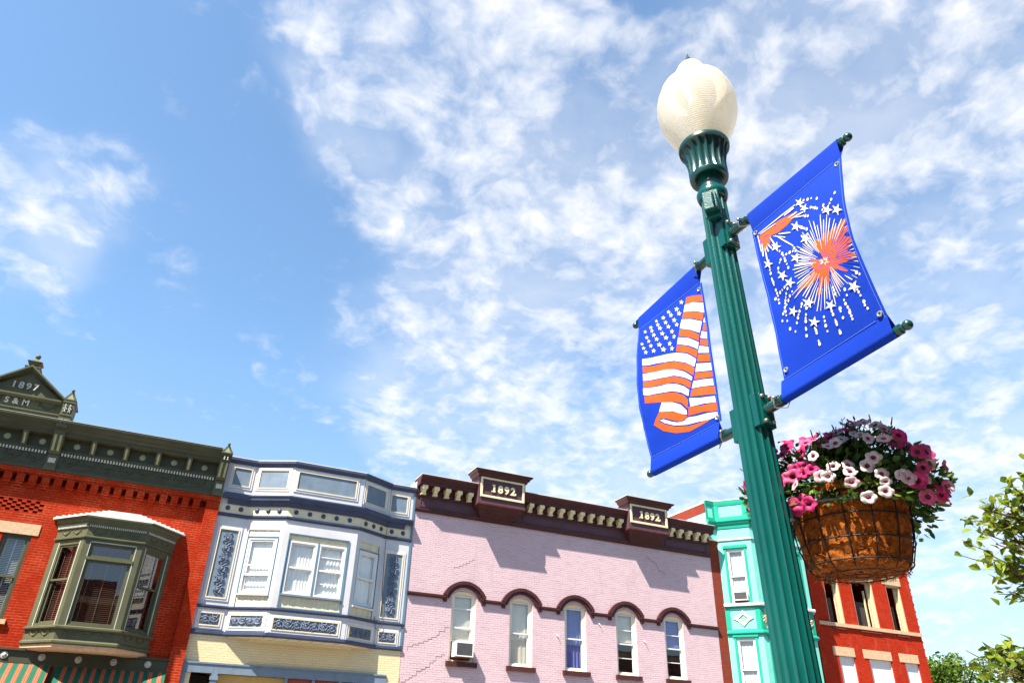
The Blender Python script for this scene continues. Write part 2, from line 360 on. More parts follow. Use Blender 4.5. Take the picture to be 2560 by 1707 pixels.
METAL = paint('grey_metal', (.45, .44, .42), .4, .08, metal=.6, bump=.02)
TAR = paint('tar_roof', (.06, .06, .06), .9)
FLAG_PRINT = [
('o',[(291,3652),(239,3634),(179,3603),(179,3566),(235,3596),(301,3617)]),
('w',[(303,3614),(244,3596),(179,3558),(180,3502),(242,3544),(316,3577)]),
('o',[(318,3573),(259,3550),(185,3501),(199,3467),(256,3508),(328,3546)]),
('w',[(331,3540),(265,3507),(201,3462),(225,3410),(280,3454),(347,3494)]),
('o',[(349,3489),(289,3456),(230,3403),(241,3375),(294,3419),(360,3456)]),
('w',[(364,3450),(303,3419),(242,3367),(254,3334),(308,3380),(377,3418)]),
('o',[(380,3415),(317,3379),(257,3328),(271,3296),(322,3346),(391,3382)]),
('w',[(655,3461),(569,3431),(476,3407),(389,3374),(323,3340),(274,3289),(291,3255),(339,3298),(411,3340),(517,3378),(611,3405),(657,3423)]),
('o',[(657,3415),(574,3384),(482,3361),(404,3331),(332,3288),(291,3247),(304,3215),(353,3262),(418,3299),(522,3334),(615,3363),(657,3379)]),
('w',[(658,3373),(568,3347),(478,3321),(410,3291),(355,3255),(312,3210),(318,3193),(360,3227),(424,3263),(528,3295),(620,3320),(660,3334)]),
('o',[(662,3329),(575,3302),(484,3280),(417,3253),(361,3221),(323,3186),(336,3159),(375,3196),(439,3231),(534,3260),(617,3280),(663,3298)]),
('w',[(665,3293),(581,3265),(482,3242),(415,3213),(369,3182),(342,3152),(353,3125),(391,3158),(455,3192),(542,3218),(624,3238),(667,3255)]),
('o',[(663,3247),(588,3224),(490,3198),(432,3175),(378,3137),(360,3108),(372,3068),(402,3108),(466,3141),(570,3176),(633,3196),(667,3209)]),
('w',[(542,3166),(467,3138),(412,3103),(380,3062),(381,3041),(415,3056),(477,3095),(572,3126)]),
('o',[(575,3122),(519,3112),(446,3074),(381,3036),(394,3025),(432,3025),(465,3038),(529,3075),(568,3089),(592,3079),(626,3075),(603,3100)]),
('o',[(626,3075),(591,3083),(545,3050),(472,3012),(389,2985),(321,2974),(271,2970),(241,2961),(299,2958),(387,2957),(481,2982),(563,3021)]),
('w',[(576,3083),(547,3077),(499,3048),(458,3028),(411,3018),(380,3025),(321,3010),(240,2996),(186,2980),(190,2959),(247,2965),(311,2979),(395,2994),(479,3021),(544,3056)]),
('w',[(183,3478),(180,3444),(193,3453)]),
('o',[(192,3448),(179,3438),(179,3399),(205,3415)]),
('w',[(210,3412),(178,3391),(181,3355),(225,3383)]),
('o',[(226,3376),(180,3350),(181,3317),(236,3350)]),
('w',[(239,3345),(179,3310),(179,3278),(253,3313)]),
('o',[(256,3306),(178,3272),(180,3234),(268,3272)]),
('w',[(273,3264),(178,3225),(180,3187),(288,3226)]),
('o',[(291,3222),(180,3182),(180,3154),(302,3192)]),
('w',[(308,3186),(237,3165),(181,3145),(183,3111),(259,3137),(324,3154)]),
('o',[(328,3149),(260,3134),(180,3105),(181,3066),(252,3090),(342,3118)]),
('w',[(349,3113),(286,3088),(187,3059),(185,3028),(261,3050),(350,3069)]),
('o',[(364,3073),(278,3047),(184,3026),(185,2985),(269,3013),(374,3031)]),
('w',[(324,3657),(322,3645),(310,3636),(321,3637),(320,3626),(329,3638),(341,3639),(335,3646),(344,3659),(331,3651)]),
('w',[(363,3636),(360,3624),(346,3614),(358,3615),(357,3602),(367,3615),(380,3617),(374,3625),(384,3639),(370,3630)]),
('w',[(428,3652),(425,3641),(413,3633),(424,3634),(422,3623),(431,3635),(442,3636),(438,3643),(446,3654),(434,3647)]),
('w',[(345,3601),(343,3588),(329,3579),(341,3579),(340,3567),(350,3580),(363,3582),(357,3589),(366,3602),(352,3594)]),
('w',[(409,3624),(406,3611),(393,3602),(405,3603),(403,3591),(413,3603),(426,3605),(420,3612),(430,3625),(416,3617)]),
('w',[(473,3641),(469,3630),(456,3621),(468,3622),(466,3610),(476,3622),(488,3624),(483,3631),(492,3643),(479,3635)]),
('w',[(385,3581),(382,3568),(369,3559),(381,3560),(379,3548),(390,3560),(403,3562),(397,3569),(406,3583),(392,3574)]),
('w',[(530,3649),(528,3639),(517,3632),(526,3633),(524,3623),(533,3633),(542,3635),(538,3640),(546,3650),(535,3644)]),
('w',[(455,3603),(452,3591),(439,3583),(450,3583),(448,3572),(458,3584),(471,3585),(465,3592),(475,3605),(461,3597)]),
('w',[(366,3542),(363,3530),(351,3522),(362,3522),(361,3511),(370,3523),(382,3524),(377,3531),(386,3543),(372,3536)]),
('w',[(518,3621),(515,3610),(502,3602),(513,3602),(511,3591),(521,3603),(532,3604),(527,3611),(537,3622),(524,3615)]),
('w',[(434,3567),(431,3555),(418,3546),(430,3547),(428,3535),(438,3547),(451,3549),(445,3556),(455,3569),(441,3561)]),
('w',[(577,3634),(574,3623),(561,3615),(572,3615),(570,3605),(579,3616),(591,3617),(586,3624),(596,3635),(583,3628)]),
('w',[(500,3591),(497,3579),(483,3571),(495,3571),(493,3559),(504,3571),(516,3573),(511,3580),(521,3593),(507,3585)]),
('w',[(408,3525),(406,3513),(392,3504),(404,3504),(403,3492),(413,3505),(426,3506),(420,3513),(429,3526),(415,3518)]),
('w',[(567,3607),(564,3596),(551,3588),(562,3588),(560,3577),(570,3589),(582,3590),(577,3597),(586,3609),(573,3601)]),
('w',[(484,3551),(481,3539),(467,3530),(479,3530),(477,3518),(488,3531),(500,3532),(495,3539),(505,3552),(490,3544)]),
('w',[(625,3630),(622,3620),(610,3612),(620,3613),(617,3603),(627,3613),(638,3615),(633,3621),(643,3632),(630,3625)]),
('w',[(549,3573),(546,3561),(532,3552),(544,3552),(542,3541),(552,3553),(565,3554),(560,3562),(570,3574),(555,3566)]),
('w',[(392,3485),(389,3473),(376,3465),(388,3465),(387,3453),(397,3465),(409,3466),(403,3474),(412,3486),(399,3478)]),
('w',[(458,3513),(455,3501),(441,3492),(453,3492),(452,3480),(462,3492),(475,3493),(469,3501),(479,3514),(465,3506)]),
('w',[(611,3587),(608,3576),(595,3569),(606,3569),(604,3559),(613,3569),(625,3571),(620,3577),(629,3588),(617,3581)]),
('w',[(527,3537),(524,3525),(511,3517),(522,3517),(520,3505),(531,3517),(543,3518),(537,3525),(547,3538),(533,3530)]),
('w',[(432,3466),(430,3453),(416,3445),(428,3445),(427,3433),(437,3445),(451,3446),(444,3454),(454,3467),(440,3459)]),
('w',[(594,3556),(591,3545),(578,3537),(589,3537),(587,3527),(597,3538),(609,3539),(604,3546),(613,3557),(600,3550)]),
('w',[(651,3563),(648,3554),(638,3548),(647,3548),(645,3540),(653,3549),(662,3550),(658,3555),(666,3564),(655,3559)]),
('w',[(509,3496),(506,3483),(492,3474),(505,3474),(503,3462),(514,3475),(527,3476),(521,3484),(531,3496),(516,3489)]),
('w',[(639,3533),(636,3524),(625,3517),(634,3517),(633,3507),(641,3517),(652,3518),(647,3524),(656,3534),(644,3528)]),
('w',[(575,3519),(572,3507),(559,3499),(571,3499),(569,3488),(579,3499),(591,3501),(586,3508),(596,3520),(582,3513)]),
('w',[(414,3427),(412,3415),(398,3407),(411,3406),(410,3395),(420,3407),(433,3407),(426,3415),(436,3428),(422,3420)]),
('w',[(483,3457),(480,3444),(465,3435),(479,3435),(477,3422),(488,3435),(502,3436),(496,3444),(506,3458),(491,3450)]),
('w',[(554,3479),(551,3467),(538,3459),(550,3459),(548,3448),(558,3459),(571,3460),(565,3468),(575,3480),(561,3473)]),
('w',[(622,3501),(618,3490),(605,3482),(617,3482),(615,3471),(625,3483),(637,3484),(632,3491),(641,3502),(628,3495)]),
]
BURST_PRINT = [
('o',[(566,3329),(538,3425),(563,3424),(575,3409),(598,3437),(607,3409),(647,3422),(655,3405),(680,3412),(716,3411),(716,3395),(699,3383),(716,3367),(716,3347),(686,3348),(716,3320),(716,3296),(686,3310),(716,3281),(682,3284),(716,3244),(716,3229),(688,3238),(647,3248),(619,3264),(664,3209),(655,3208),(601,3254),(618,3191),(599,3179),(589,3228),(583,3271),(569,3222),(540,3191),(530,3197),(549,3259),(509,3195),(495,3198),(526,3269),(486,3261),(436,3262),(394,3254),(432,3282),(493,3303),(514,3320),(485,3341),(515,3337),(495,3372),(541,3339)]),
('o',[(245,3676),(296,3676),(371,3669),(442,3648),(485,3627),(458,3620),(410,3609),(362,3609),(315,3625),(303,3595),(273,3572),(253,3579),(244,3628)]),
('w',[(697,3225),(713,3213),(716,3208),(716,3210),(714,3216),(697,3226)]),
('w',[(689,3208),(704,3193),(712,3186),(713,3187),(705,3195),(690,3209)]),
('w',[(672,3203),(687,3189),(696,3182),(697,3183),(689,3191),(673,3204)]),
('w',[(670,3182),(681,3166),(687,3158),(689,3158),(683,3167),(671,3183)]),
('w',[(642,3198),(657,3175),(666,3163),(668,3165),(660,3177),(644,3198)]),
('w',[(589,3270),(625,3196),(644,3159),(646,3159),(628,3197),(591,3270)]),
('w',[(598,3239),(616,3190),(626,3165),(628,3165),(619,3190),(600,3239)]),
('w',[(584,3267),(608,3196),(620,3160),(621,3160),(610,3196),(585,3267)]),
('w',[(585,3256),(601,3195),(611,3164),(613,3164),(605,3195),(586,3256)]),
('w',[(585,3239),(596,3182),(602,3152),(604,3151),(600,3181),(587,3239)]),
('w',[(580,3234),(587,3171),(592,3138),(594,3137),(591,3170),(581,3234)]),
('w',[(574,3225),(577,3171),(578,3142),(580,3142),(579,3170),(575,3225)]),
('w',[(567,3206),(563,3150),(562,3120),(565,3119),(567,3149),(568,3206)]),
('w',[(558,3223),(548,3175),(544,3150),(546,3148),(552,3174),(559,3222)]),
('w',[(555,3247),(539,3191),(532,3161),(534,3160),(542,3189),(557,3246)]),
('w',[(545,3243),(520,3169),(508,3129),(510,3128),(524,3167),(547,3242)]),
('w',[(524,3215),(500,3162),(487,3134),(489,3133),(502,3161),(525,3214)]),
('w',[(538,3258),(494,3183),(470,3142),(473,3140),(497,3180),(540,3257)]),
('w',[(506,3228),(480,3194),(466,3175),(468,3173),(483,3191),(508,3227)]),
('w',[(513,3250),(465,3203),(440,3177),(442,3174),(468,3200),(514,3249)]),
('w',[(529,3277),(474,3228),(444,3201),(446,3199),(476,3226),(531,3276)]),
('w',[(491,3262),(455,3237),(436,3222),(438,3219),(458,3233),(492,3261)]),
('w',[(519,3287),(458,3255),(426,3236),(428,3233),(462,3251),(520,3286)]),
('w',[(510,3292),(429,3266),(385,3250),(387,3248),(431,3262),(511,3291)]),
('w',[(509,3299),(421,3282),(373,3272),(374,3270),(423,3279),(510,3297)]),
('w',[(484,3301),(436,3294),(411,3288),(412,3286),(438,3290),(485,3299)]),
('w',[(512,3310),(447,3307),(412,3304),(414,3300),(450,3302),(513,3309)]),
('w',[(487,3319),(445,3322),(423,3323),(423,3320),(446,3319),(488,3317)]),
('w',[(513,3322),(445,3334),(408,3340),(409,3337),(447,3330),(514,3321)]),
('w',[(486,3336),(437,3351),(411,3357),(412,3354),(438,3346),(486,3334)]),
('w',[(511,3334),(443,3363),(406,3377),(406,3374),(444,3358),(511,3333)]),
('w',[(511,3340),(452,3371),(419,3387),(419,3384),(452,3367),(511,3338)]),
('w',[(526,3335),(458,3372),(420,3392),(420,3389),(458,3368),(526,3333)]),
('w',[(506,3350),(461,3378),(435,3392),(435,3390),(460,3375),(506,3349)]),
('w',[(495,3363),(461,3388),(441,3401),(441,3399),(460,3385),(495,3362)]),
('w',[(504,3363),(475,3385),(459,3397),(459,3395),(474,3383),(504,3361)]),
('w',[(503,3369),(463,3404),(440,3423),(439,3421),(461,3401),(502,3368)]),
('w',[(531,3348),(476,3401),(444,3431),(443,3429),(474,3399),(530,3347)]),
('w',[(532,3351),(475,3416),(442,3452),(440,3450),(473,3414),(531,3351)]),
('w',[(519,3372),(484,3419),(463,3444),(461,3443),(481,3417),(518,3372)]),
('w',[(540,3350),(483,3427),(448,3470),(446,3469),(480,3425),(539,3349)]),
('w',[(521,3383),(493,3426),(476,3450),(475,3450),(490,3426),(519,3383)]),
('w',[(527,3382),(498,3433),(481,3461),(479,3461),(495,3432),(526,3382)]),
('w',[(527,3392),(506,3435),(494,3458),(492,3458),(503,3434),(525,3392)]),
('w',[(534,3386),(501,3459),(481,3501),(478,3501),(497,3459),(533,3386)]),
('w',[(545,3373),(513,3461),(492,3511),(489,3512),(508,3461),(544,3373)]),
('w',[(553,3360),(527,3440),(511,3486),(508,3486),(523,3440),(552,3360)]),
('w',[(556,3364),(535,3442),(521,3487),(518,3488),(531,3443),(554,3364)]),
('w',[(553,3398),(544,3455),(536,3488),(534,3489),(539,3456),(551,3398)]),
('w',[(556,3420),(547,3494),(540,3537),(538,3538),(544,3496),(555,3420)]),
('w',[(567,3407),(566,3475),(563,3514),(560,3516),(561,3478),(565,3408)]),
('w',[(572,3365),(577,3439),(578,3482),(575,3484),(574,3441),(571,3365)]),
('w',[(584,3403),(596,3479),(600,3522),(598,3524),(592,3481),(583,3404)]),
('w',[(590,3394),(606,3452),(612,3485),(609,3488),(601,3455),(588,3395)]),
('w',[(592,3370),(619,3449),(632,3495),(630,3497),(616,3452),(591,3371)]),
('w',[(602,3377),(630,3436),(643,3470),(640,3472),(626,3439),(601,3378)]),
('w',[(616,3377),(648,3421),(665,3447),(662,3449),(645,3425),(615,3379)]),
('w',[(630,3375),(656,3405),(668,3422),(665,3425),(652,3409),(629,3376)]),
('w',[(639,3365),(679,3399),(699,3419),(696,3422),(675,3404),(638,3367)]),
('w',[(642,3354),(690,3384),(714,3402),(712,3404),(687,3388),(641,3355)]),
('w',[(705,3369),(716,3372),(716,3375),(716,3377),(716,3375),(704,3370)]),
('w',[(716,3340),(716,3344),(716,3348),(716,3350),(716,3348),(716,3342)]),
('w',[(716,3312),(716,3311),(716,3311),(716,3314),(716,3315),(716,3314)]),
('w',[(698,3290),(716,3285),(716,3284),(716,3287),(716,3290),(698,3292)]),
('w',[(696,3273),(715,3266),(716,3263),(716,3266),(714,3270),(695,3274)]),
('w',[(703,3257),(716,3250),(716,3248),(716,3250),(716,3253),(703,3258)]),
('w',[(696,3241),(714,3231),(716,3227),(716,3228),(714,3234),(696,3243)]),
('w',[(571,3317),(571,3326),(571,3330),(570,3331),(569,3327),(567,3319)]),
('w',[(562,3319),(552,3326),(547,3330),(546,3329),(551,3324),(561,3315)]),
('w',[(564,3319),(557,3325),(554,3328),(553,3327),(556,3324),(561,3317)]),
('w',[(561,3313),(552,3311),(547,3311),(548,3309),(553,3309),(563,3309)]),
('w',[(576,3309),(581,3310),(584,3310),(583,3311),(580,3312),(574,3314)]),
('w',[(575,3311),(583,3315),(588,3317),(587,3319),(582,3318),(572,3316)]),
('w',[(562,3319),(554,3325),(550,3328),(549,3327),(553,3323),(561,3315)]),
('w',[(566,3305),(568,3297),(569,3292),(570,3292),(570,3296),(571,3304)]),
('w',[(562,3318),(553,3323),(548,3326),(548,3325),(552,3322),(561,3315)]),
('w',[(574,3304),(584,3297),(590,3292),(591,3293),(585,3298),(576,3307)]),
('w',[(562,3319),(555,3323),(551,3326),(550,3325),(554,3322),(561,3315)]),
('w',[(574,3314),(578,3320),(580,3322),(579,3324),(576,3321),(570,3318)]),
('w',[(562,3318),(552,3323),(547,3325),(547,3324),(552,3321),(561,3314)]),
('w',[(572,3304),(580,3297),(583,3293),(584,3294),(581,3298),(575,3306)]),
('w',[(561,3315),(550,3315),(544,3316),(545,3314),(551,3313),(562,3310)]),
('w',[(576,3308),(582,3308),(585,3307),(585,3309),(581,3310),(575,3312)]),
('b',[(549,3333),(544,3339),(541,3342),(540,3341),(542,3338),(548,3332)]),
('b',[(536,3351),(531,3355),(528,3356),(527,3355),(530,3353),(535,3349)]),
('b',[(530,3354),(528,3357),(526,3358),(525,3358),(526,3356),(528,3353)]),
('b',[(557,3336),(555,3340),(553,3341),(552,3341),(553,3339),(555,3336)]),
('b',[(548,3348),(546,3354),(544,3358),(542,3358),(544,3354),(546,3348)]),
('b',[(541,3363),(538,3369),(536,3372),(535,3372),(536,3369),(538,3363)]),
('b',[(563,3336),(560,3342),(559,3346),(557,3346),(558,3343),(560,3336)]),
('b',[(559,3352),(556,3358),(554,3361),(553,3361),(554,3358),(556,3352)]),
('b',[(570,3333),(569,3339),(569,3343),(567,3344),(567,3340),(567,3334)]),
('b',[(569,3348),(569,3354),(568,3358),(566,3358),(566,3355),(566,3349)]),
('b',[(566,3362),(568,3365),(568,3367),(566,3369),(565,3367),(564,3364)]),
('b',[(576,3329),(577,3333),(576,3335),(575,3336),(574,3334),(574,3330)]),
('b',[(581,3342),(581,3348),(581,3351),(579,3352),(579,3349),(578,3343)]),
('b',[(580,3351),(582,3356),(583,3359),(582,3361),(580,3358),(578,3353)]),
('b',[(588,3357),(587,3364),(586,3368),(584,3369),(584,3365),(585,3358)]),
('b',[(580,3326),(582,3327),(583,3328),(581,3330),(580,3330),(578,3328)]),
('b',[(587,3333),(590,3337),(592,3340),(590,3341),(588,3339),(585,3336)]),
('b',[(584,3320),(588,3321),(590,3322),(589,3324),(587,3324),(583,3323)]),
('b',[(594,3327),(597,3327),(599,3327),(599,3329),(597,3330),(593,3330)]),
('b',[(609,3328),(612,3332),(613,3335),(612,3336),(610,3334),(607,3330)]),
('b',[(609,3332),(613,3334),(614,3335),(613,3337),(611,3336),(607,3334)]),
('b',[(589,3313),(593,3315),(596,3316),(595,3318),(592,3317),(587,3316)]),
('b',[(598,3319),(604,3318),(607,3318),(606,3320),(603,3321),(597,3322)]),
('b',[(614,3316),(617,3319),(619,3321),(617,3322),(615,3321),(612,3318)]),
('b',[(615,3323),(619,3322),(621,3321),(621,3323),(619,3324),(614,3326)]),
('b',[(591,3309),(593,3309),(595,3310),(594,3312),(592,3312),(589,3311)]),
('b',[(601,3308),(604,3309),(606,3310),(605,3312),(603,3312),(599,3310)]),
('b',[(591,3305),(596,3304),(598,3304),(598,3306),(595,3307),(590,3308)]),
('b',[(604,3302),(607,3302),(608,3302),(608,3304),(606,3304),(603,3305)]),
('b',[(591,3302),(596,3300),(598,3299),(598,3300),(596,3302),(591,3304)]),
('b',[(604,3297),(610,3294),(613,3293),(614,3294),(610,3296),(604,3299)]),
('b',[(619,3293),(625,3289),(628,3287),(629,3288),(626,3291),(620,3295)]),
('b',[(627,3290),(633,3285),(637,3283),(637,3285),(634,3287),(628,3292)]),
('b',[(591,3297),(594,3295),(596,3294),(597,3296),(595,3297),(591,3299)]),
('b',[(605,3290),(610,3286),(613,3284),(614,3286),(611,3288),(605,3292)]),
('b',[(614,3286),(619,3281),(622,3279),(623,3280),(621,3283),(615,3287)]),
('b',[(623,3275),(627,3275),(629,3275),(628,3277),(626,3278),(622,3278)]),
('b',[(589,3293),(594,3289),(597,3287),(598,3288),(595,3291),(590,3295)]),
('b',[(603,3282),(608,3278),(611,3276),(612,3277),(609,3279),(604,3284)]),
('b',[(608,3278),(612,3274),(615,3273),(616,3274),(614,3276),(610,3280)]),
('b',[(585,3289),(591,3284),(594,3281),(595,3283),(592,3286),(586,3291)]),
('b',[(595,3281),(599,3275),(602,3272),(603,3273),(601,3276),(596,3282)]),
('b',[(581,3288),(585,3283),(587,3280),(588,3281),(587,3284),(583,3289)]),
('b',[(591,3275),(595,3268),(597,3265),(598,3265),(597,3269),(593,3275)]),
('b',[(599,3259),(603,3253),(605,3251),(607,3252),(605,3255),(600,3260)]),
('b',[(576,3288),(578,3282),(580,3279),(581,3279),(581,3282),(578,3288)]),
('b',[(581,3275),(582,3272),(583,3270),(585,3270),(584,3272),(584,3275)]),
('b',[(586,3264),(586,3261),(587,3259),(589,3259),(589,3260),(588,3264)]),
('b',[(587,3251),(591,3246),(593,3243),(594,3244),(592,3247),(589,3252)]),
('b',[(571,3289),(572,3283),(572,3279),(574,3279),(574,3282),(573,3288)]),
('b',[(573,3278),(573,3272),(574,3270),(576,3269),(576,3272),(575,3277)]),
('b',[(574,3261),(575,3254),(577,3251),(578,3251),(578,3254),(576,3261)]),
('b',[(573,3251),(576,3246),(578,3243),(579,3244),(578,3246),(575,3251)]),
('b',[(565,3291),(565,3286),(565,3284),(567,3283),(567,3285),(567,3290)]),
('b',[(564,3279),(563,3275),(564,3273),(565,3272),(566,3274),(566,3278)]),
('b',[(560,3295),(558,3292),(557,3290),(559,3289),(560,3290),(562,3293)]),
('b',[(554,3284),(553,3281),(552,3279),(554,3278),(555,3279),(556,3282)]),
('b',[(550,3271),(548,3269),(547,3268),(549,3267),(550,3267),(552,3269)]),
('b',[(554,3300),(552,3297),(551,3295),(553,3294),(554,3295),(556,3298)]),
('b',[(549,3289),(545,3288),(543,3287),(544,3285),(547,3285),(550,3286)]),
('b',[(550,3305),(546,3302),(544,3300),(546,3298),(548,3300),(552,3303)]),
('b',[(542,3302),(539,3299),(538,3297),(540,3295),(542,3296),(544,3299)]),
('b',[(529,3296),(527,3293),(527,3290),(529,3289),(530,3291),(531,3295)]),
('b',[(547,3311),(542,3310),(539,3309),(540,3307),(543,3307),(548,3309)]),
('b',[(536,3311),(533,3309),(532,3308),(534,3306),(535,3307),(538,3309)]),
('b',[(523,3303),(517,3305),(515,3305),(515,3304),(518,3302),(523,3300)]),
('b',[(516,3309),(513,3307),(512,3305),(513,3303),(515,3304),(518,3307)]),
('b',[(545,3316),(540,3317),(537,3318),(538,3316),(541,3315),(546,3314)]),
('b',[(532,3317),(527,3319),(524,3320),(525,3318),(527,3317),(533,3315)]),
('b',[(545,3325),(539,3328),(535,3329),(535,3327),(539,3325),(545,3323)]),
('b',[(533,3329),(530,3332),(528,3333),(527,3331),(529,3330),(533,3327)]),
('b',[(516,3339),(512,3341),(510,3342),(510,3340),(512,3339),(516,3337)]),
('b',[(614,3350),(666,3396),(693,3422),(690,3425),(663,3400),(612,3352)]),
('b',[(621,3343),(682,3379),(712,3401),(710,3404),(678,3384),(619,3345)]),
('b',[(626,3336),(693,3365),(716,3382),(716,3385),(690,3370),(625,3338)]),
('b',[(631,3328),(703,3346),(716,3358),(716,3361),(700,3351),(630,3330)]),
('b',[(633,3321),(708,3331),(716,3338),(716,3341),(706,3335),(632,3323)]),
('b',[(634,3312),(709,3313),(716,3315),(716,3318),(707,3317),(633,3314)]),
('b',[(630,3305),(701,3297),(716,3295),(716,3298),(699,3302),(630,3307)]),
('b',[(625,3299),(690,3285),(716,3279),(716,3282),(690,3290),(625,3301)]),
('b',[(626,3293),(691,3273),(716,3263),(716,3266),(690,3277),(625,3295)]),
('b',[(625,3288),(689,3261),(716,3249),(716,3252),(690,3265),(625,3290)]),
('b',[(625,3282),(689,3249),(716,3234),(716,3237),(689,3253),(625,3284)]),
('b',[(626,3275),(691,3234),(716,3215),(716,3217),(692,3238),(627,3276)]),
('b',[(625,3268),(688,3220),(716,3197),(716,3200),(690,3224),(626,3270)]),
('b',[(622,3262),(681,3208),(712,3181),(713,3183),(683,3210),(623,3263)]),
('b',[(617,3258),(670,3199),(697,3170),(699,3172),(672,3201),(618,3259)]),
('b',[(608,3255),(652,3193),(674,3163),(677,3164),(655,3195),(610,3256)]),
('b',[(599,3256),(631,3194),(649,3163),(651,3164),(635,3195),(600,3256)]),
('b',[(590,3251),(612,3185),(624,3151),(627,3151),(616,3185),(592,3251)]),
('b',[(582,3245),(594,3171),(602,3133),(604,3133),(599,3171),(584,3245)]),
('b',[(570,3244),(571,3167),(571,3128),(574,3127),(575,3166),(573,3243)]),
('b',[(558,3244),(543,3168),(536,3128),(539,3126),(547,3166),(560,3243)]),
('b',[(543,3248),(511,3174),(495,3134),(498,3132),(515,3171),(545,3246)]),
('b',[(527,3260),(476,3199),(449,3165),(452,3162),(480,3195),(528,3258)]),
('b',[(515,3272),(449,3225),(414,3199),(417,3196),(453,3221),(516,3271)]),
('b',[(501,3289),(418,3261),(373,3245),(376,3241),(421,3257),(502,3287)]),
('b',[(506,3311),(429,3311),(387,3309),(389,3305),(432,3305),(507,3309)]),
('b',[(551,3380),(526,3469),(510,3520),(506,3520),(521,3470),(549,3381)]),
('b',[(577,3383),(584,3474),(585,3527),(581,3529),(579,3477),(575,3384)]),
('b',[(595,3368),(625,3438),(639,3479),(636,3482),(621,3442),(593,3370)]),
('w',[(241,3686),(396,3677),(474,3674),(472,3678),(393,3683),(239,3689)]),
('w',[(250,3677),(316,3667),(351,3664),(349,3667),(314,3672),(249,3680)]),
('w',[(405,3666),(445,3662),(466,3663),(463,3670),(442,3671),(404,3669)]),
('w',[(428,3636),(463,3630),(480,3630),(478,3635),(460,3638),(427,3639)]),
('w',[(439,3622),(489,3607),(515,3601),(513,3607),(487,3615),(438,3624)]),
('w',[(339,3605),(392,3531),(421,3493),(425,3495),(397,3534),(341,3606)]),
('w',[(327,3610),(372,3571),(396,3552),(397,3555),(373,3576),(327,3612)]),
('w',[(360,3597),(404,3568),(428,3554),(428,3559),(404,3575),(360,3600)]),
('w',[(233,3682),(238,3618),(242,3584),(246,3582),(244,3615),(238,3679)]),
('w',[(252,3622),(248,3578),(249,3552),(255,3549),(257,3573),(255,3620)]),
('w',[(267,3587),(268,3535),(271,3505),(277,3502),(277,3530),(270,3586)]),
('w',[(306,3619),(319,3581),(329,3560),(335,3559),(327,3580),(308,3619)]),
('w',[(286,3597),(300,3566),(310,3550),(315,3550),(307,3567),(289,3597)]),
('w',[(276,3593),(281,3567),(285,3553),(290,3552),(287,3566),(278,3592)]),
('w',[(463,3612),(495,3592),(511,3583),(511,3587),(494,3597),(463,3614)]),
('b',[(275,3678),(297,3669),(309,3665),(308,3669),(296,3674),(274,3681)]),
('b',[(326,3664),(349,3652),(361,3647),(361,3650),(348,3657),(325,3667)]),
('b',[(374,3641),(398,3634),(410,3631),(409,3635),(397,3639),(373,3644)]),
('b',[(263,3650),(290,3641),(304,3638),(303,3642),(289,3646),(262,3653)]),
('b',[(339,3640),(361,3631),(372,3627),(371,3630),(360,3635),(339,3642)]),
('b',[(253,3645),(262,3622),(268,3610),(271,3610),(266,3622),(255,3645)]),
('b',[(276,3647),(297,3612),(309,3593),(311,3594),(300,3612),(277,3648)]),
('w',[(511,3686),(508,3666),(527,3644),(507,3654),(505,3634),(496,3660),(475,3669),(490,3675),(479,3701),(498,3678)]),
('w',[(535,3632),(530,3617),(546,3595),(527,3607),(523,3591),(516,3614),(497,3625),(512,3627),(504,3651),(520,3629)]),
('w',[(473,3586),(472,3564),(493,3544),(471,3552),(470,3530),(459,3556),(437,3563),(451,3571),(438,3598),(459,3576)]),
('w',[(651,3534),(646,3515),(665,3492),(644,3504),(640,3484),(632,3510),(610,3520),(626,3525),(616,3552),(635,3528)]),
('w',[(702,3494),(696,3475),(714,3452),(692,3464),(687,3445),(680,3471),(658,3483),(675,3486),(667,3514),(685,3489)]),
('w',[(521,3486),(514,3466),(535,3443),(511,3455),(505,3436),(497,3462),(472,3473),(492,3478),(482,3505),(502,3480)]),
('w',[(348,3565),(347,3544),(370,3524),(347,3531),(347,3509),(333,3535),(310,3541),(325,3550),(311,3576),(334,3555)]),
('w',[(446,3437),(443,3418),(463,3401),(442,3408),(441,3389),(430,3411),(409,3417),(424,3424),(412,3447),(432,3429)]),
('w',[(285,3514),(284,3494),(306,3476),(283,3483),(282,3462),(270,3486),(247,3493),(262,3500),(249,3525),(271,3505)]),
('w',[(365,3399),(356,3384),(374,3363),(351,3376),(343,3360),(338,3383),(314,3394),(334,3396),(327,3419),(345,3397)]),
('w',[(393,3348),(387,3330),(408,3311),(385,3319),(380,3301),(371,3324),(347,3332),(365,3338),(354,3362),(375,3341)]),
('w',[(682,3152),(674,3136),(689,3120),(669,3127),(661,3111),(657,3131),(636,3137),(654,3142),(649,3163),(665,3146)]),
('w',[(459,3214),(456,3195),(476,3180),(454,3184),(451,3165),(441,3186),(418,3190),(435,3199),(423,3221),(444,3204)]),
('w',[(558,3142),(550,3127),(566,3111),(546,3118),(538,3102),(534,3122),(513,3128),(531,3133),(525,3153),(541,3136)]),
('w',[(375,3220),(368,3204),(387,3187),(365,3195),(359,3178),(352,3199),(329,3206),(347,3211),(338,3233),(357,3214)]),
('w',[(458,3126),(455,3108),(475,3096),(454,3098),(453,3080),(443,3099),(422,3100),(436,3109),(425,3129),(444,3115)]),
]
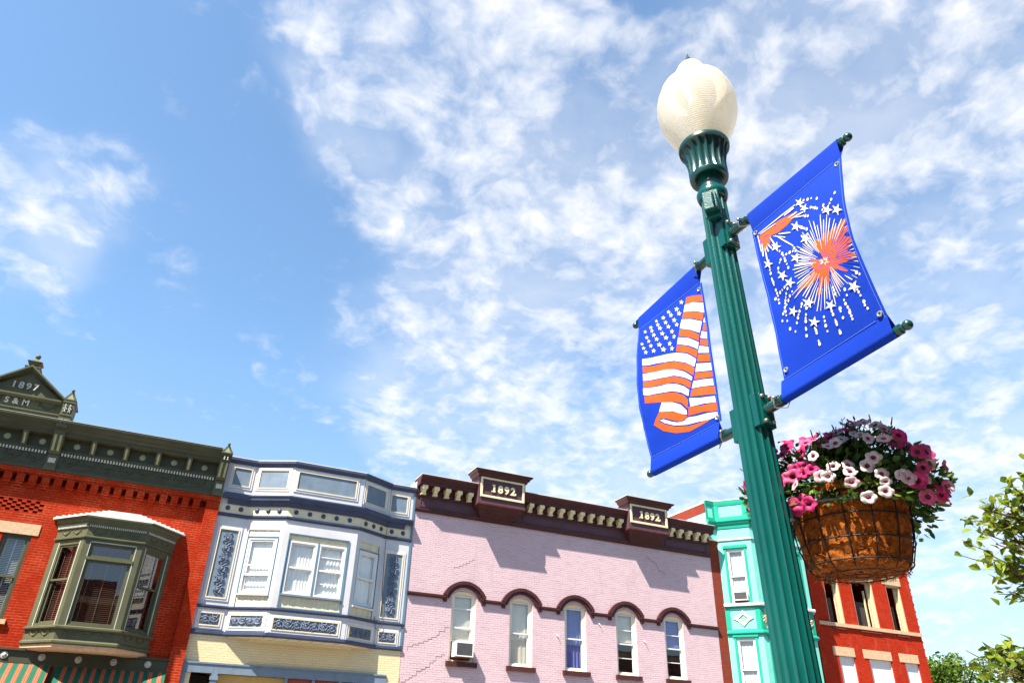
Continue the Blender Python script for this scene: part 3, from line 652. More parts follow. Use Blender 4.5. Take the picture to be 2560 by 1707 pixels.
BURST_DOTS = [(522,3663),(544,3650),(564,3640),(593,3614),(556,3595),(567,3585),(578,3574),(587,3564),(613,3536),(621,3554),(655,3536),(666,3547),(688,3564),(511,3584),(522,3575),(535,3564),(481,3547),(491,3537),(499,3527),(508,3518),(519,3506),(426,3488),(432,3471),(438,3454),(423,3461),(407,3465),(389,3467),(355,3507),(368,3485),(373,3470),(377,3453),(379,3439),(383,3420),(386,3400),(354,3462),(345,3453),(329,3435),(325,3418),(276,3462),(276,3444),(276,3418),(277,3409),(280,3395),(280,3383),(282,3356),(284,3339),(285,3326),(269,3320),(284,3307),(285,3289),(304,3330),(322,3330),(341,3331),(357,3314),(380,3285),(360,3276),(341,3300),(332,3289),(324,3278),(318,3268),(325,3257),(313,3251),(306,3237),(313,3231),(297,3229),(312,3213),(343,3266),(284,3202),(311,3187),(317,3146),(342,3120),(361,3149),(374,3165),(382,3175),(392,3185),(414,3206),(407,3196),(430,3178),(419,3154),(412,3142),(408,3130),(398,3106),(398,3100),(391,3075),(440,3083),(442,3072),(441,3061),(439,3028),(439,3015),(495,3103),(493,3086),(491,3067),(491,3043),(538,3104),(539,3089),(541,3064),(541,3055),(541,3045),(543,3019),(543,3010),(576,3186),(576,3174),(576,3158),(605,3114),(606,3097),(610,3081),(613,3068),(611,3058),(612,3044),(612,3030),(577,3094),(576,3082),(577,3054),(624,3148),(624,3123),(672,3122),(674,3108),(676,3093),(680,3065),(679,3052),(684,3035),(693,3179),(702,3167)]
CLOUD_PATCHES = [(0.19,0.589,0.785,4.6,0.3),(0.123,0.612,0.781,3.4,0.24),(0.04,0.633,0.773,3.6,0.22),(0.005,0.64,0.768,2.0,0.12),(0.239,0.54,0.807,3.6,0.24),(0.312,0.571,0.759,4.1,0.28),(0.238,0.599,0.765,2.8,0.2),(0.212,0.636,0.742,1.9,0.1),(0.363,0.593,0.718,4.8,0.24),(0.345,0.656,0.671,5.7,0.26),(0.245,0.665,0.705,2.9,0.16),(0.294,0.723,0.625,4.4,0.24),(0.247,0.774,0.584,4.1,0.26),(0.329,0.753,0.569,5.1,0.26),(0.411,0.68,0.608,5.0,0.22),(0.421,0.649,0.634,3.0,0.1),(0.256,0.805,0.534,2.7,0.12),(0.079,0.718,0.691,2.7,0.17),(0.05,0.687,0.725,1.8,0.12),(0.032,0.727,0.685,1.5,0.08),(0.143,0.742,0.655,2.0,0.07),(0.427,0.747,0.51,5.4,0.2),(0.373,0.798,0.473,4.4,0.13),(0.459,0.768,0.447,6.1,0.19),(0.286,0.872,0.398,3.7,0.2),(0.212,0.87,0.446,2.7,0.1),(0.431,0.817,0.382,5.0,0.12),(0.525,0.781,0.338,4.9,0.16),(0.185,0.843,0.506,1.7,0.1),(-0.051,0.883,0.466,1.8,0.09),(-0.008,0.897,0.441,0.9,0.052500000000000005),(-0.163,0.804,0.572,2.4,0.18),(-0.175,0.82,0.546,1.6,0.07500000000000001),(-0.221,0.826,0.519,3.4,0.18),(-0.23,0.841,0.49,2.6,0.135),(-0.185,0.845,0.502,1.6,0.09),(-0.237,0.789,0.567,1.8,0.10500000000000001),(-0.097,0.811,0.577,2.3,0.052500000000000005),(-0.26,0.762,0.593,1.5,0.06),(-0.134,0.835,0.533,0.8,0.07500000000000001),(0.512,0.383,0.768,4.8,0.24),(0.594,0.36,0.719,5.2,0.26),(0.637,0.278,0.718,5.0,0.28),(0.708,0.272,0.652,5.4,0.3),(0.653,0.364,0.665,4.1,0.2),(0.581,0.42,0.698,2.9,0.14),(0.718,0.347,0.603,4.7,0.24),(0.758,0.317,0.57,4.0,0.22),(0.579,0.459,0.674,3.9,0.16),(0.478,0.535,0.696,3.8,0.1),(0.465,0.599,0.652,4.9,0.16),(0.466,0.671,0.577,4.0,0.12),(0.694,0.42,0.585,4.2,0.16),(0.743,0.418,0.523,5.4,0.22),(0.795,0.392,0.462,6.3,0.28),(0.755,0.478,0.449,5.5,0.26),(0.728,0.569,0.382,5.7,0.2),(0.799,0.48,0.362,6.5,0.28),(0.541,0.651,0.533,3.9,0.1),(0.652,0.597,0.468,6.1,0.12),(0.83,0.465,0.309,5.0,0.22),(0.808,0.529,0.258,3.4,0.12),(0.817,0.558,0.148,2.7,0.14),(0.804,0.566,0.181,1.5,0.05),(0.836,0.537,0.111,2.1,0.05),(0.416,0.497,0.761,3.1,0.08),(0.448,0.43,0.784,2.9,0.05),(0.501,0.639,0.583,8.5,0.1),(0.632,0.649,0.424,9.2,0.12),(0.55,0.73,0.406,6.5,0.1),(0.339,0.835,0.434,7.5,0.06),(0.742,0.607,0.284,6.9,0.12),(0.235,0.886,0.399,5.3,0.08),(0.087,0.909,0.407,1.9,0.05),(-0.04,0.722,0.691,1.2,0.05),(0.388,0.556,0.735,6.3,0.08),(0.217,0.727,0.651,4.0,0.1),(0.352,0.858,0.375,5.4,0.1),(0.488,0.799,0.35,6.5,0.12),(0.608,0.725,0.324,6.2,0.12),(0.107,0.701,0.705,3.8,0.14),(0.06,0.7,0.712,2.8,0.08),(0.557,0.519,0.648,8.0,0.1),(0.753,0.361,0.55,7.6,0.1)]
SUN_E = 5.0; SKY_S = .058; EXPO = 1.78; CLOUD = 6.1; SKY_TINT = (1.30, 1.48, 1.46); HOR_TINT = (.90, .92, .88); CL_LO = .77; CL_HI = 1.42; VEIL = 2.5; HAZE = .30
# ================================================================== the olive and red brick building
def olive_building():
    B = (-4.78, D, 0)
    r = empty('brick_building', B, 'red brick building with an olive cornice, gable dated 1897 and green bay window', 'building')
    X0, X1 = -10.81, 1.25
    w = MB()
    wins = [(-4.05, -3.36, 4.42, 6.61), (-6.20, -5.51, 4.42, 6.61)]
    bays = [(-2.60, .10, 4.45, 6.45), (-9.66, -6.96, 4.45, 6.45)]
    wall_sheet(w, X0, X1, 3.72, 8.27, wins+bays+[(-6.23, -3.33, 7.22, 7.555), (X0+.5, .85, 8.055, 8.262)], .14); w.box(X0+.45, .88, -.16, -.139, 8.04, 8.27)
    wall_sheet(w, X0, X1, 8.26, 8.425, [], o=.128); wall_sheet(w, X0, X1, 8.425, 9.75, [], o=.09); w.box(X0, X1, -.2, .128, 8.258, 8.272)
    for a, b in ((X0, -10.43), (.87, X1)): w.box(a, b, 0.001, .124, 0, 8.255)
    w.box(-6.23, -3.33, -.16, -.12, 7.2, 7.57)
    shell(w, X0, X1, 14, 9.5, floors=(3.6,))
    w.build('wall', RED_BRICK, r, B)
    # brick chequer panel
    c = MB(); n = 0
    for i in range(5):
        z = 7.222+i*.0667
        for k in range(26):
            if (k+i) % 2: c.box(-6.225+k*.1113, -6.225+(k+1)*.1113, -.118, .004, z, z+.0655)
    c.build('checker_panel', RED_BRICK, r, B)
    # corbels
    x = -4.745+.1565; k0 = -6
    for k in range(-6, 18):
        xc = -4.431+k*.3135
        if xc > .85: break
        m = MB(); m.box(xc-.1, xc+.1, -.138, .126, 8.057, 8.257); m.box(xc-.1, xc+.1, .001, .095, 7.985, 8.055); m.box(xc-.075, xc+.075, .001, .05, 7.905, 7.985)
        m.build('corbel', RED_BRICK, r, B)
    # windows beside the bays
    for a, b, c0, d0 in wins:
        f = sash_win(r, B, F0, a, b, c0, d0, -.03, OLIVE_D, OLIVE, 5.5, fw=.07, sw=.055, shade=[('blind', 4.5, 6.5)], shm=BLIND)
        m = MB(); m.box(a-.22, b+.14, -.02, .02, 6.612, 6.912); m.build('lintel', STONE, f, B)
        m = MB(); m.box(a-.08, b+.08, -.12, .07, 4.30, 4.418); m.build('sill', STONE, f, B)
    # storefront board, rosettes, awnings
    m = MB(); m.box(X0+.4, .868, -.1, .10, 3.42, 3.70); m.box(X0+.4, .868, -.1, .15, 3.70, 3.745); m.box(X0+.4, .868, -.1, .13, 3.40, 3.425)
    fb = m.build('storefront_board', OLIVE_D, r, B)
    for k in range(-7, 5):
        xc = -3.044+.852*k
        if xc > .8 or xc < -10.2: continue
        m = MB(); m.disc(xc, 3.57, .10, .118, .085, 16); m.ball(xc, .125, 3.57, .055, 0, 12, 6, .7); m.build('round_boss', PALE, fb, B, smooth=True)
    m = MB(); m.box(X0+.4, .868, -.9, -.85, 0, 3.42); m.box(X0+.4, .868, -.85, .1, 3.39, 3.4)
    for x in (-9.2, -6.6, -4.8, -1.84, .7): m.box(x, x+.14, -.84, .08, 0, 3.39)
    m.build('shop_front', OLIVE_D, r, B)
    for a, b in ((-5.3, -1.925), (-1.755, .862), (-10.3, -5.5)):
        m = MB(); L = .23; n = int((b-a)/L)+1
        for i in range(n):
            u = a+i*L
            for q0, q1, mi in ((0, .125, 0), (.125, .152, 1), (.152, .160, 2), (.160, .195, 1), (.195, .203, 2), (.203, .23, 1)):
                ua, ub = u+q0, min(b, u+q1)
                if ua >= b: continue
                m.add([(ua, .16, 3.385), (ub, .16, 3.385), (ub, 1.15, 2.55), (ua, 1.15, 2.55), (ub, 1.15, 2.3), (ua, 1.15, 2.3)], [(0, 1, 2, 3), (3, 2, 4, 5)], mi)
        m.build('awning', [paint('awning_green', (.006, .105, .06), .8, .06, bump=.02), paint('awning_red', (.42, .05, .025), .8, .06, bump=.02), paint('awning_cream', (.50, .33, .14), .8, .06, bump=.02)], r, B)
    # ---- cornice
    m = MB(); path = [(X0, 0), (.955, 0)]
    m.sweep([(.10, 8.43), (.15, 8.43), (.16, 8.50), (.135, 8.55), (.135, 8.575), (.10, 8.58)], path)
    m.sweep([(.10, 8.58), (.118, 8.58), (.118, 8.89), (.10, 8.89)], path)
    m.sweep([(.10, 8.89), (.13, 8.89), (.13, 8.99), (.19, 9.0), (.20, 9.05), (.10, 9.055)], path)
    m.sweep([(.10, 9.055), (.112, 9.055), (.112, 9.43), (.10, 9.43)], path)
    m.sweep([(.10, 9.43), (.38, 9.43), (.40, 9.46), (.43, 9.465), (.43, 9.53), (.50, 9.58), (.52, 9.63), (.60, 9.68), (.64, 9.745), (.66, 9.75), (.66, 9.785), (.10, 9.80)], path)
    co = m.build('cornice', OLIVE_D, r, B)
    m = MB(); m.box(X0, .955, .08, .668, 9.802, 9.812); m.build('metal_flashing', PALE, co, B)
    for ua, ub in ((-10.75, -6.24), (-5.87, -3.68), (-3.34, .94)):
        m = MB(); u = ua+.015; m.box(ua, ub, .125, .134, 8.893, 8.988)
        while u < ub-.04: m.box(u, u+.042, .133, .165, 8.90, 8.985, 1); u += .0805
        m.build('dentil_band', [OLIVE_D, PALE], co, B)
    for k in range(-9, 5):
        xc = -2.565+k*.888
        if abs(xc+3.45) < .2 or xc > .8: continue
        m = MB(); m.side([(.1, 9.06), (.20, 9.06), (.23, 9.1), (.27, 9.2), (.36, 9.29), (.39, 9.34), (.39, 9.428), (.1, 9.428)], xc-.07, xc+.07)
        m.side([(.2, 9.085), (.235, 9.085), (.275, 9.19), (.37, 9.285), (.397, 9.34), (.397, 9.35), (.38, 9.35)], xc-.025, xc+.025, 1)
        m.build('bracket', [OLIVE, OLIVE_L], co, B)
    for k in range(-9, 5):
        xc = -3.006+k*.893
        if xc < X0+.2: continue
        m = MB(); m.disc(xc, 9.245, .111, .135, .088, 20, 0, .085); m.disc(xc, 9.245, .135, .15, .062, 20, 0, .05); m.ball(xc, .15, 9.245, .03, 0, 10, 5, .8)
        m.build('rosette', OLIVE_L, co, B)
    u = -3.06; us = []
    while u < .8: us.append(u); u += .505
    us += [-3.96, -4.52, -5.08]
    for uc in us:
        m = MB(); swag(m, uc, 8.83, .37, .17, .026, .118); m.ball(uc, .14, 8.75, .028, 0, 6, 4); m.build('garland', OLIVE_D, co, B, smooth=True)
    # pilaster blocks with gabled caps
    for xa, xb, zt, tall in ((-3.655, -3.37, 10.44, True), (.955, 1.249, 9.66, False), (-6.19, -5.905, 10.44, True)):
        m = MB(); xc = (xa+xb)/2
        m.box(xa, xb, .1, .165, 8.56, 8.91); m.box(xa-.01, xb+.01, .1, .18, 8.44, 8.56)
        m.side([(.1, 8.92), (.21, 8.92), (.24, 8.99), (.30, 9.1), (.42, 9.3), (.47, 9.45), (.47, 9.62), (.1, 9.62)], xa, xb)
        for q in (xa+.075, xb-.075): m.side([(.2, 9.0), (.255, 9.0), (.315, 9.1), (.435, 9.3), (.48, 9.40), (.46, 9.42)], q-.032, q+.032, 1)
        f = .62; m.box(xa-.005, xb+.005, -.1, f, 9.62, zt)
        if tall:
            m.box(xa-.02, xb+.02, -.1, f+.02, 9.96, 10.0); m.box(xa-.02, xb+.02, -.1, f+.02, 10.36, 10.44)
        pk = zt+.27
        m.prism([(xa-.03, zt), (xb+.03, zt), (xb+.03, zt+.02), (xc+.02, pk), (xc-.02, pk), (xa-.03, zt+.02)], -.3, f+.03)
        m.prism([(xa+.05, zt+.03), (xb-.05, zt+.03), (xc, pk-.08)], f+.03, f+.031, 1)
        m.tube([(xc, f+.03, pk+.005), (xc, -.3, pk+.005)], .035, 0, 8)
        m.ball(xc, f+.03, pk+.03, .045)
        p = m.build('pilaster_block', [OLIVE, OLIVE_L], co, B)
        m = MB(); zc = 9.74 if tall else 9.60-.0
        if tall:
            for q in (xc-.06, xc+.06):
                m.box(q-.016, q+.016, f, f+.03, 10.06, 10.26); m.box(q-.045, q+.045, f, f+.03, 10.15, 10.185); m.box(q-.035, q+.035, f, f+.03, 10.06, 10.085); m.ball(q, f+.02, 10.27, .028)
        zc = 9.78 if tall else 9.5
        for q in (-.045, .045):
            for q2 in (-.03, .03): m.ball(xc+q, f if tall else f, zc+q2, .034, 0, 7, 4, .6); m.box(xc-.07, xc+.07, f-.01, f+.012, zc-.06, zc+.06)
        m.box(xc-.09, xc+.09, .165, .18, 8.66, 8.80); m.ball(xc, .185, 8.73, .05, 0, 8, 5, .5)
        for q in (-.065, .065): m.ball(xc+q, .18, 8.73, .03, 0, 6, 4, .5)
        m.build('block_ornament', PALE, co, B)
    # ---- pediment
    m = MB(); cx = -4.78
    a, b = cx-1.085, cx+1.085
    m.box(a, b, -.1, .30, 9.812, 10.36); m.box(a, b, .30, .36, 9.812, 9.87); m.box(a, b, .30, .345, 10.02, 10.06)
    m.side([(-.1, 10.36), (.34, 10.36), (.40, 10.40), (.44, 10.41), (.44, 10.46), (-.1, 10.46)], a, b)
    m.prism([(a+.05, 10.46), (b-.05, 10.46), (cx, 11.25)], -.1, .30)
    for sg in (-1, 1):
        e = cx+sg*1.12
        for o0, o1, t0, t1 in ((-.1, .50, 0, .06), (-.1, .44, -.06, 0), (-.1, .36, -.13, -.06)):
            m.prism([(e, 10.46+t0), (e, 10.46+t1), (cx, 11.32+t1), (cx, 11.32+t0)] if t0 >= 0 else [(e-sg*.03, 10.46+max(0, t0+.06)), (e-sg*.0, 10.46+t1), (cx, 11.32+t1), (cx, 11.32+t0)], o0, o1)
    pe = m.build('pediment', OLIVE, r, B)
    m = MB(); m.text('1897', .275, -4.80, 10.655, .30, .05, 1.35, .006); m.build('date_lettering', PALE, pe, B)
    m = MB(); m.text('S & M', .235, -4.85, 10.165, .30, .04, 1.12, .006); m.build('name_lettering', PALE, pe, B)
    for q in (-4.08, -5.48): m = MB(); swag(m, q, 10.30, .42, .14, .022, .30); m.ball(q, .315, 10.17, .03, 0, 6, 4); m.build('garland', OLIVE_D, pe, B, smooth=True)
    m = MB(); fx = cx; fo = .2
    for w0, w1, z0, z1 in ((.2, .2, 11.23, 11.34), (.21, .21, 11.34, 11.37), (.10, .17, 11.37, 11.50), (.17, .2, 11.50, 11.545), (.2, .06, 11.545, 11.64), (.06, .035, 11.64, 11.70)):
        m.add([(fx+sx*w, fo+sy*w, z) for w, z in ((w0, z0), (w1, z1)) for sx, sy in ((-1, -1), (1, -1), (1, 1), (-1, 1))], [(0, 1, 2, 3), (4, 5, 6, 7), (0, 1, 5, 4), (1, 2, 6, 5), (2, 3, 7, 6), (3, 0, 4, 7)])
    m.ball(fx, fo, 11.77, .075, 0, 12, 8); m.build('finial', OLIVE, pe, B)
    # ---- bay windows
    for sx in (0, -7.0):
        bay = [(-2.78+sx, 0), (-2.0+sx, .9), (-.52+sx, .9), (.28+sx, 0)]
        faces = [Fr(*bay[i], *bay[i+1]) for i in range(3)]
        m = MB(); m.sweep([(-.1, 7.06), (.0, 7.06)][:0] or [(-.05, 6.80), (.0, 6.80), (.03, 6.83), (.03, 6.90), (.06, 6.91), (.07, 6.97), (.11, 7.0), (.13, 7.06), (.16, 7.08), (.16, 7.13), (-.05, 7.14)], bay)
        m.sweep([(-.06, 6.60), (0, 6.60), (0, 6.80), (-.06, 6.80)], bay)
        m.sweep([(-.06, 6.54), (.045, 6.55), (.05, 6.585), (.03, 6.60), (-.06, 6.60)], bay)
        m.sweep([(-.06, 4.20), (.06, 4.20), (.08, 4.23), (.08, 4.27), (.0, 4.30), (-.06, 4.30)], bay)
        m.sweep([(-.06, 3.96), (.0, 3.96), (0, 4.20), (-.06, 4.20)], bay)
        m.sweep([(-.06, 3.85), (.03, 3.85), (.055, 3.875), (.055, 3.92), (.02, 3.955), (-.06, 3.96)], bay)
        for fr_, posts in zip(faces, ((0, .20, 1.05), (0, .16, 1.33), (0, .12, 1.06))):
            L = fr_.L; m.fr = fr_
            lw = posts[1]; rw = L-posts[2]
            m.box(.004, lw, -.08, -.004, 4.30, 6.54); m.box(L-rw, L-.004, -.08, -.004, 4.30, 6.54)
            m.box(lw, L-rw, -.08, -.006, 6.47, 6.54)
        m.fr = F0
        bw = m.build('bay_window', OLIVE, r, B)
        m = MB(); wx = (-2.95+sx, .45+sx); e = .165
        rp = [(bay[0][0]-.22, .03), (bay[1][0]-.1, .9+e), (bay[2][0]+.1, .9+e), (bay[3][0]+.22, .03)]
        wp = [(bay[0][0]-.22, 0.004), (-1.72+sx, .004), (-.80+sx, .004), (bay[3][0]+.22, .004)]
        zt = [7.17, 7.53, 7.53, 7.17]
        m.add([(x, d, 7.145) for x, d in rp]+[(x, d, z) for (x, d), z in zip(wp, zt)]+[(x, d, 7.115) for x, d in rp], [(0, 1, 5, 4), (1, 2, 6, 5), (2, 3, 7, 6), (8, 9, 1, 0), (9, 10, 2, 1), (10, 11, 3, 2)])
        for i in range(9):       # stepped flashing up the bricks
            for sg, x0, x1 in ((1, wp[0][0]+.05, wp[1][0]), (-1, wp[3][0]-.05, wp[2][0])):
                xa = x0+(x1-x0)*i/9; xb = x0+(x1-x0)*(i+1)/9; z = 7.17+.36*(i+.2)/9
                m.box(min(xa, xb), max(xa, xb), .004, .009, z-.06, z+.05)
        m.box(wp[1][0], wp[2][0], .004, .010, 7.45, 7.575)
        m.build('roof', paint('cream_metal_roof', (.70, .66, .56), .5), bw, B)
        m = MB(); m.sweep([(-.3, 3.70), (-.07, 3.72), (.0, 3.77), (.0, 3.845), (-.3, 3.845)], bay); m.plan([(bay[0][0]+.2, .01), (bay[1][0]+.15, .72), (bay[2][0]-.15, .72), (bay[3][0]-.2, .01)], 3.72, 3.83); m.build('base_moulding', STONE, bw, B)
        for fr_ in faces:
            m = MB(fr_); u = .03; m.box(.01, fr_.L-.01, .024, .032, 6.84, 6.905)
            while u < fr_.L-.04: m.box(u, u+.026, .030, .05, 6.845, 6.9, 1); u += .052
            m.build('dentil_band', [OLIVE_D, PALE], bw, B)
        for fr_, cs in zip(faces, ((.38, .82), (.32, .74, 1.16), (.35, .8))):
            for uc in cs:
                m = MB(fr_); swag(m, uc, 6.77, .26, .09, .018, 0); m.build('garland', OLIVE, bw, B, smooth=True)
                m = MB(fr_); swag(m, uc, 4.15, .26, .09, .018, 0); m.build('garland', OLIVE, bw, B, smooth=True)
        # centre light: transom above one big pane
        f1 = faces[1]; a, b = .16, 1.33
        m = MB(f1); m.frame(a, b, 4.30, 6.47, .05, -.10, -.02); m.box(a, b, -.10, .015, 5.99, 6.06); m.frame(a+.05, b-.05, 6.06, 6.42, .055, -.09, -.045); m.frame(a+.05, b-.05, 4.35, 5.99, .06, -.09, -.045); m.box(a+.5, a+.62, -.04, -.03, 6.06, 6.11)
        m.build('window_frame', OLIVE, bw, B)
        m = MB(f1)
        for q0, q1, z0, z1 in ((a, a+.02, 4.30, 5.99), (b-.02, b, 4.30, 5.99), (a, a+.02, 6.06, 6.47), (b-.02, b, 6.06, 6.47), (a, b, 6.45, 6.47)): m.box(q0, q1, -.02, -.003, z0, z1)
        m.build('pale_beading', PALE, bw, B)
        for z0, z1 in ((6.1, 6.38), (4.4, 5.95)):
            g = MB(f1); g.sheet(a+.09, b-.09, -.068, z0, z1); g.build('pane', GLASS, bw, B)
        q = MB(f1); slats(q, a+.05, b-.05, -.2, 4.4, 6.42, .05, .034, 0, .5); q.build('blind', BLIND_D, bw, B)
        for fr_, a, b in ((faces[0], .20, 1.05), (faces[2], .12, 1.06)):
            sash_win(bw, B, fr_, a, b, 4.30, 6.47, -.02, OLIVE, OLIVE, 5.47, fw=.07, sw=.05, nested=False)
            m = MB(fr_); m.box(a, a+.022, -.02, -.003, 4.30, 6.47); m.box(b-.022, b, -.02, -.003, 4.30, 6.47); m.build('pale_beading', PALE, bw, B)
            q = MB(fr_); slats(q, a+.06, b-.06, -.2, 4.35, 6.4, .05, .034, 0, .5); q.build('blind', BLIND_D, bw, B)
olive_building()

# ================================================================== the lavender house front with a shallow bay
def lavender_building():
    B = (4.41, D, 0); X0, X1 = 1.256, 7.566
    r = empty('clapboard_building', B, 'lavender grey wooden building front with slate blue trim and a shallow bay', 'building')
    bay = [(2.15, 0), (3.25, .6), (5.56, .6), (6.66, 0)]
    path = [(X0, 0)]+bay+[(X1, 0)]
    FL, FC, FRr = Fr(*bay[0], *bay[1]), Fr(*bay[1], *bay[2]), Fr(*bay[2], *bay[3])
    # lower cream brick wall
    w = MB(); wall_sheet(w, X0, X1, 3.74, 4.60, []); shell(w, X0, X1, 14, 9.4, floors=(3.7,)); w.build('wall', CREAM_BRICK, r, B)
    # flat upper wall left and right of the bay, and the bay faces
    m = MB()
    wall_sheet(m, X0, bay[0][0], 4.5, 9.7, [], .05); wall_sheet(m, bay[3][0], X1, 4.5, 9.7, [], .05)
    m.box(X0, X1, -.2, -.0, 9.60, 9.70)
    m.fr = FL; wall_sheet(m, 0, FL.L, 4.5, 9.7, [(.14, 1.13, 5.27, 7.56)], .04)
    m.fr = FC; wall_sheet(m, 0, FC.L, 4.5, 9.7, [(.17, 2.08, 5.27, 7.50)], .04)
    m.fr = FRr; wall_sheet(m, 0, FRr.L, 4.5, 9.7, [(.12, 1.03, 5.27, 7.56)], .04)
    m.fr = F0; m.plan([(bay[0][0]+.02, -.1), (bay[0][0]+.02, .01), (bay[1][0], .59), (bay[2][0], .59), (bay[3][0]-.02, .01), (bay[3][0]-.02, -.1)], 9.64, 9.70)
    fr = m.build('upper_front', LAV, r, B)
    # mouldings
    m = MB(); m.sweep([(-.04, 9.60), (.03, 9.60), (.05, 9.65), (.10, 9.70), (.10, 9.76), (-.04, 9.77)], path)
    m.build('top_moulding', NAVY, r, B)
    m = MB(); m.sweep([(-.3, 9.772), (.105, 9.772), (.105, 9.79), (-.3, 9.80)], path); m.build('coping', COPING, r, B)
    cp = [(1.47, 0)]+bay+[(7.27, 0)]
    m = MB(); m.sweep([(0.002, 8.28), (.05, 8.28), (.05, 8.33), (.09, 8.36), (.10, 8.42), (.17, 8.45), (.18, 8.52), (.21, 8.56), (.21, 8.60), (0.002, 8.63)], cp)
    m.side([(0.002, 8.45), (.17, 8.45), (.21, 8.56), (.21, 8.60), (.002, 8.63)], X0+.05, 1.47); m.side([(0.002, 8.45), (.17, 8.45), (.21, 8.56), (.21, 8.60), (.002, 8.63)], 7.27, X1-.05)
    m.build('cornice', NAVY, r, B)
    m = MB(); m.sweep([(0.002, 8.0), (.012, 8.0), (.012, 8.28), (0.002, 8.28)], path); fz = m.build('frieze', CREAM, r, B)
    for fr_, cs in ((F0, (1.51, 1.907, 6.835, 7.235)), (FL, (.27, .63, .99)), (FC, (.26, .69, 1.12, 1.55, 1.98)), (FRr, (.27, .63, .98))):
        for uc in cs:
            q = MB(fr_); q.ball(uc, .014, 8.155, .075, 0, 14, 8, .65); q.build('round_boss', NAVY, fz, B, smooth=True)
    m = MB(); m.sweep([(0.002, 7.89), (.03, 7.89), (.035, 7.93), (.055, 7.94), (.06, 7.99), (.03, 8.0), (0.002, 8.0)], path)
    m.sweep([(0.002, 5.19), (.03, 5.19), (.04, 5.22), (.065, 5.23), (.065, 5.27), (0.002, 5.285)], path)
    m.sweep([(-.05, 4.46), (.03, 4.46), (.045, 4.49), (.065, 4.50), (.065, 4.57), (0.002, 4.585)], path)
    m.build('string_moulding', NAVY, r, B)
    m = MB(); m.box(X1-.07, X1, .0, .03, 4.6, 9.6); m.build('corner_strip', TEALF, r, B)
    # bay soffit
    m = MB(); m.plan([(2.2, -.05), (3.27, .58), (5.54, .58), (6.6, -.05)], 4.45, 4.48); m.box(2.9, 5.9, .02, .10, 4.38, 4.449)
    for k in range(7): m.box(3.2+k*.36, 3.26+k*.36, .1, .56, 4.425, 4.449)
    m.build('soffit', CREAM, r, B)
    # top panels, ornament panels
    def panel(fr_, a, b, z0, z1, orn=None):
        q = MB(fr_); q.box(a, b, .003, .008, z0, z1, 1); q.frame(a-.035, b+.035, z0-.035, z1+.035, .035, .003, .035, 2)
        q.frame(a-.10, b+.10, z0-.10, z1+.10, .06, .003, .02, 3)
        if orn == 'v':
            L = z1-z0-.16; n = 6; s = L/n
            for k in range(n):
                zb = z1-.10-k*s
                scroll(q, lambda p, h, zb=zb: ((a+b)/2+h*.95, zb-p), s*.98, .03, 4, 1 if k % 2 else -1)
        if orn and orn[0] == 'h':
            n = int(orn[1:]); s = (b-a-.06)/n
            for k in range(n): scroll(q, lambda p, h, ua=a+.03+k*s: (ua+p, (z0+z1)/2+h), min(s, .27), .03, 4, 1 if k % 2 else -1)
        o = q.build('panel', [LAV, BLUEP, CREAM, LAV_L, BLUEO], r, B, angle=50)
    panel(F0, 1.475, 1.995, 8.90, 9.455); panel(F0, 6.72, 7.28, 8.84, 9.40)
    panel(FL, .16, 1.08, 8.90, 9.47); panel(FC, .155, 2.05, 8.905, 9.465); panel(FRr, .15, 1.02, 8.86, 9.44)
    panel(F0, 1.455, 1.985, 5.505, 7.485, 'v'); panel(F0, 6.745, 7.305, 5.41, 7.42, 'v')
    panel(F0, 1.42, 1.96, 4.735, 5.04, 'h2'); panel(F0, 6.775, 7.32, 4.67, 4.965, 'h2')
    panel(FL, .13, 1.10, 4.72, 5.03, 'h4'); panel(FC, .15, 2.05, 4.695, 5.0, 'h7'); panel(FRr, .14, 1.04, 4.67, 4.98, 'h4')
    # bay windows: cream boards above and below each sash
    def boards(fr_, a, b, z0, z1, par):
        q = MB(fr_); u = a; k = 0
        while u < b-.02:
            e = min(b, u+.085); q.box(u+.003, e-.003, -.04, -.028-(k % 3)*.003, z0, z1); u += .085; k += 1
        q.box(a, b, -.07, -.042, z0, z1); q.build('board_panel', BOARD, par, B)
    for fr_, a, b, seed, bars, zs in ((FL, .14, 1.13, 3, (6.5, 5.93), (5.66, 7.33)), (FRr, .12, 1.03, 5, (), (5.60, 7.30))):
        f = sash_win(r, B, fr_, a+.03, b-.03, zs[0], zs[1], 0.0, WHITE, WHITE, 6.22 if seed == 3 else 6.45, bars=bars, fw=.07, sw=.055, shade=[('curtain', zs[0]+.1, zs[1]-.08, seed, 9)], shm=CURT)
        boards(fr_, a+.02, b-.02, 5.285, zs[0]-.055, f); boards(fr_, a+.02, b-.02, zs[1]+.035, 7.56, f)
        q = MB(fr_); q.box(a+.01, b-.01, -.05, .05, zs[0]-.05, zs[0]-.003); q.build('sill', WHITE, f, B)
        q = MB(fr_); q.frame(a, b, zs[0], zs[1]+.03, .028, -.02, .022); q.build('blue_trim', TEALF, f, B)
    a, b = .17, 2.08
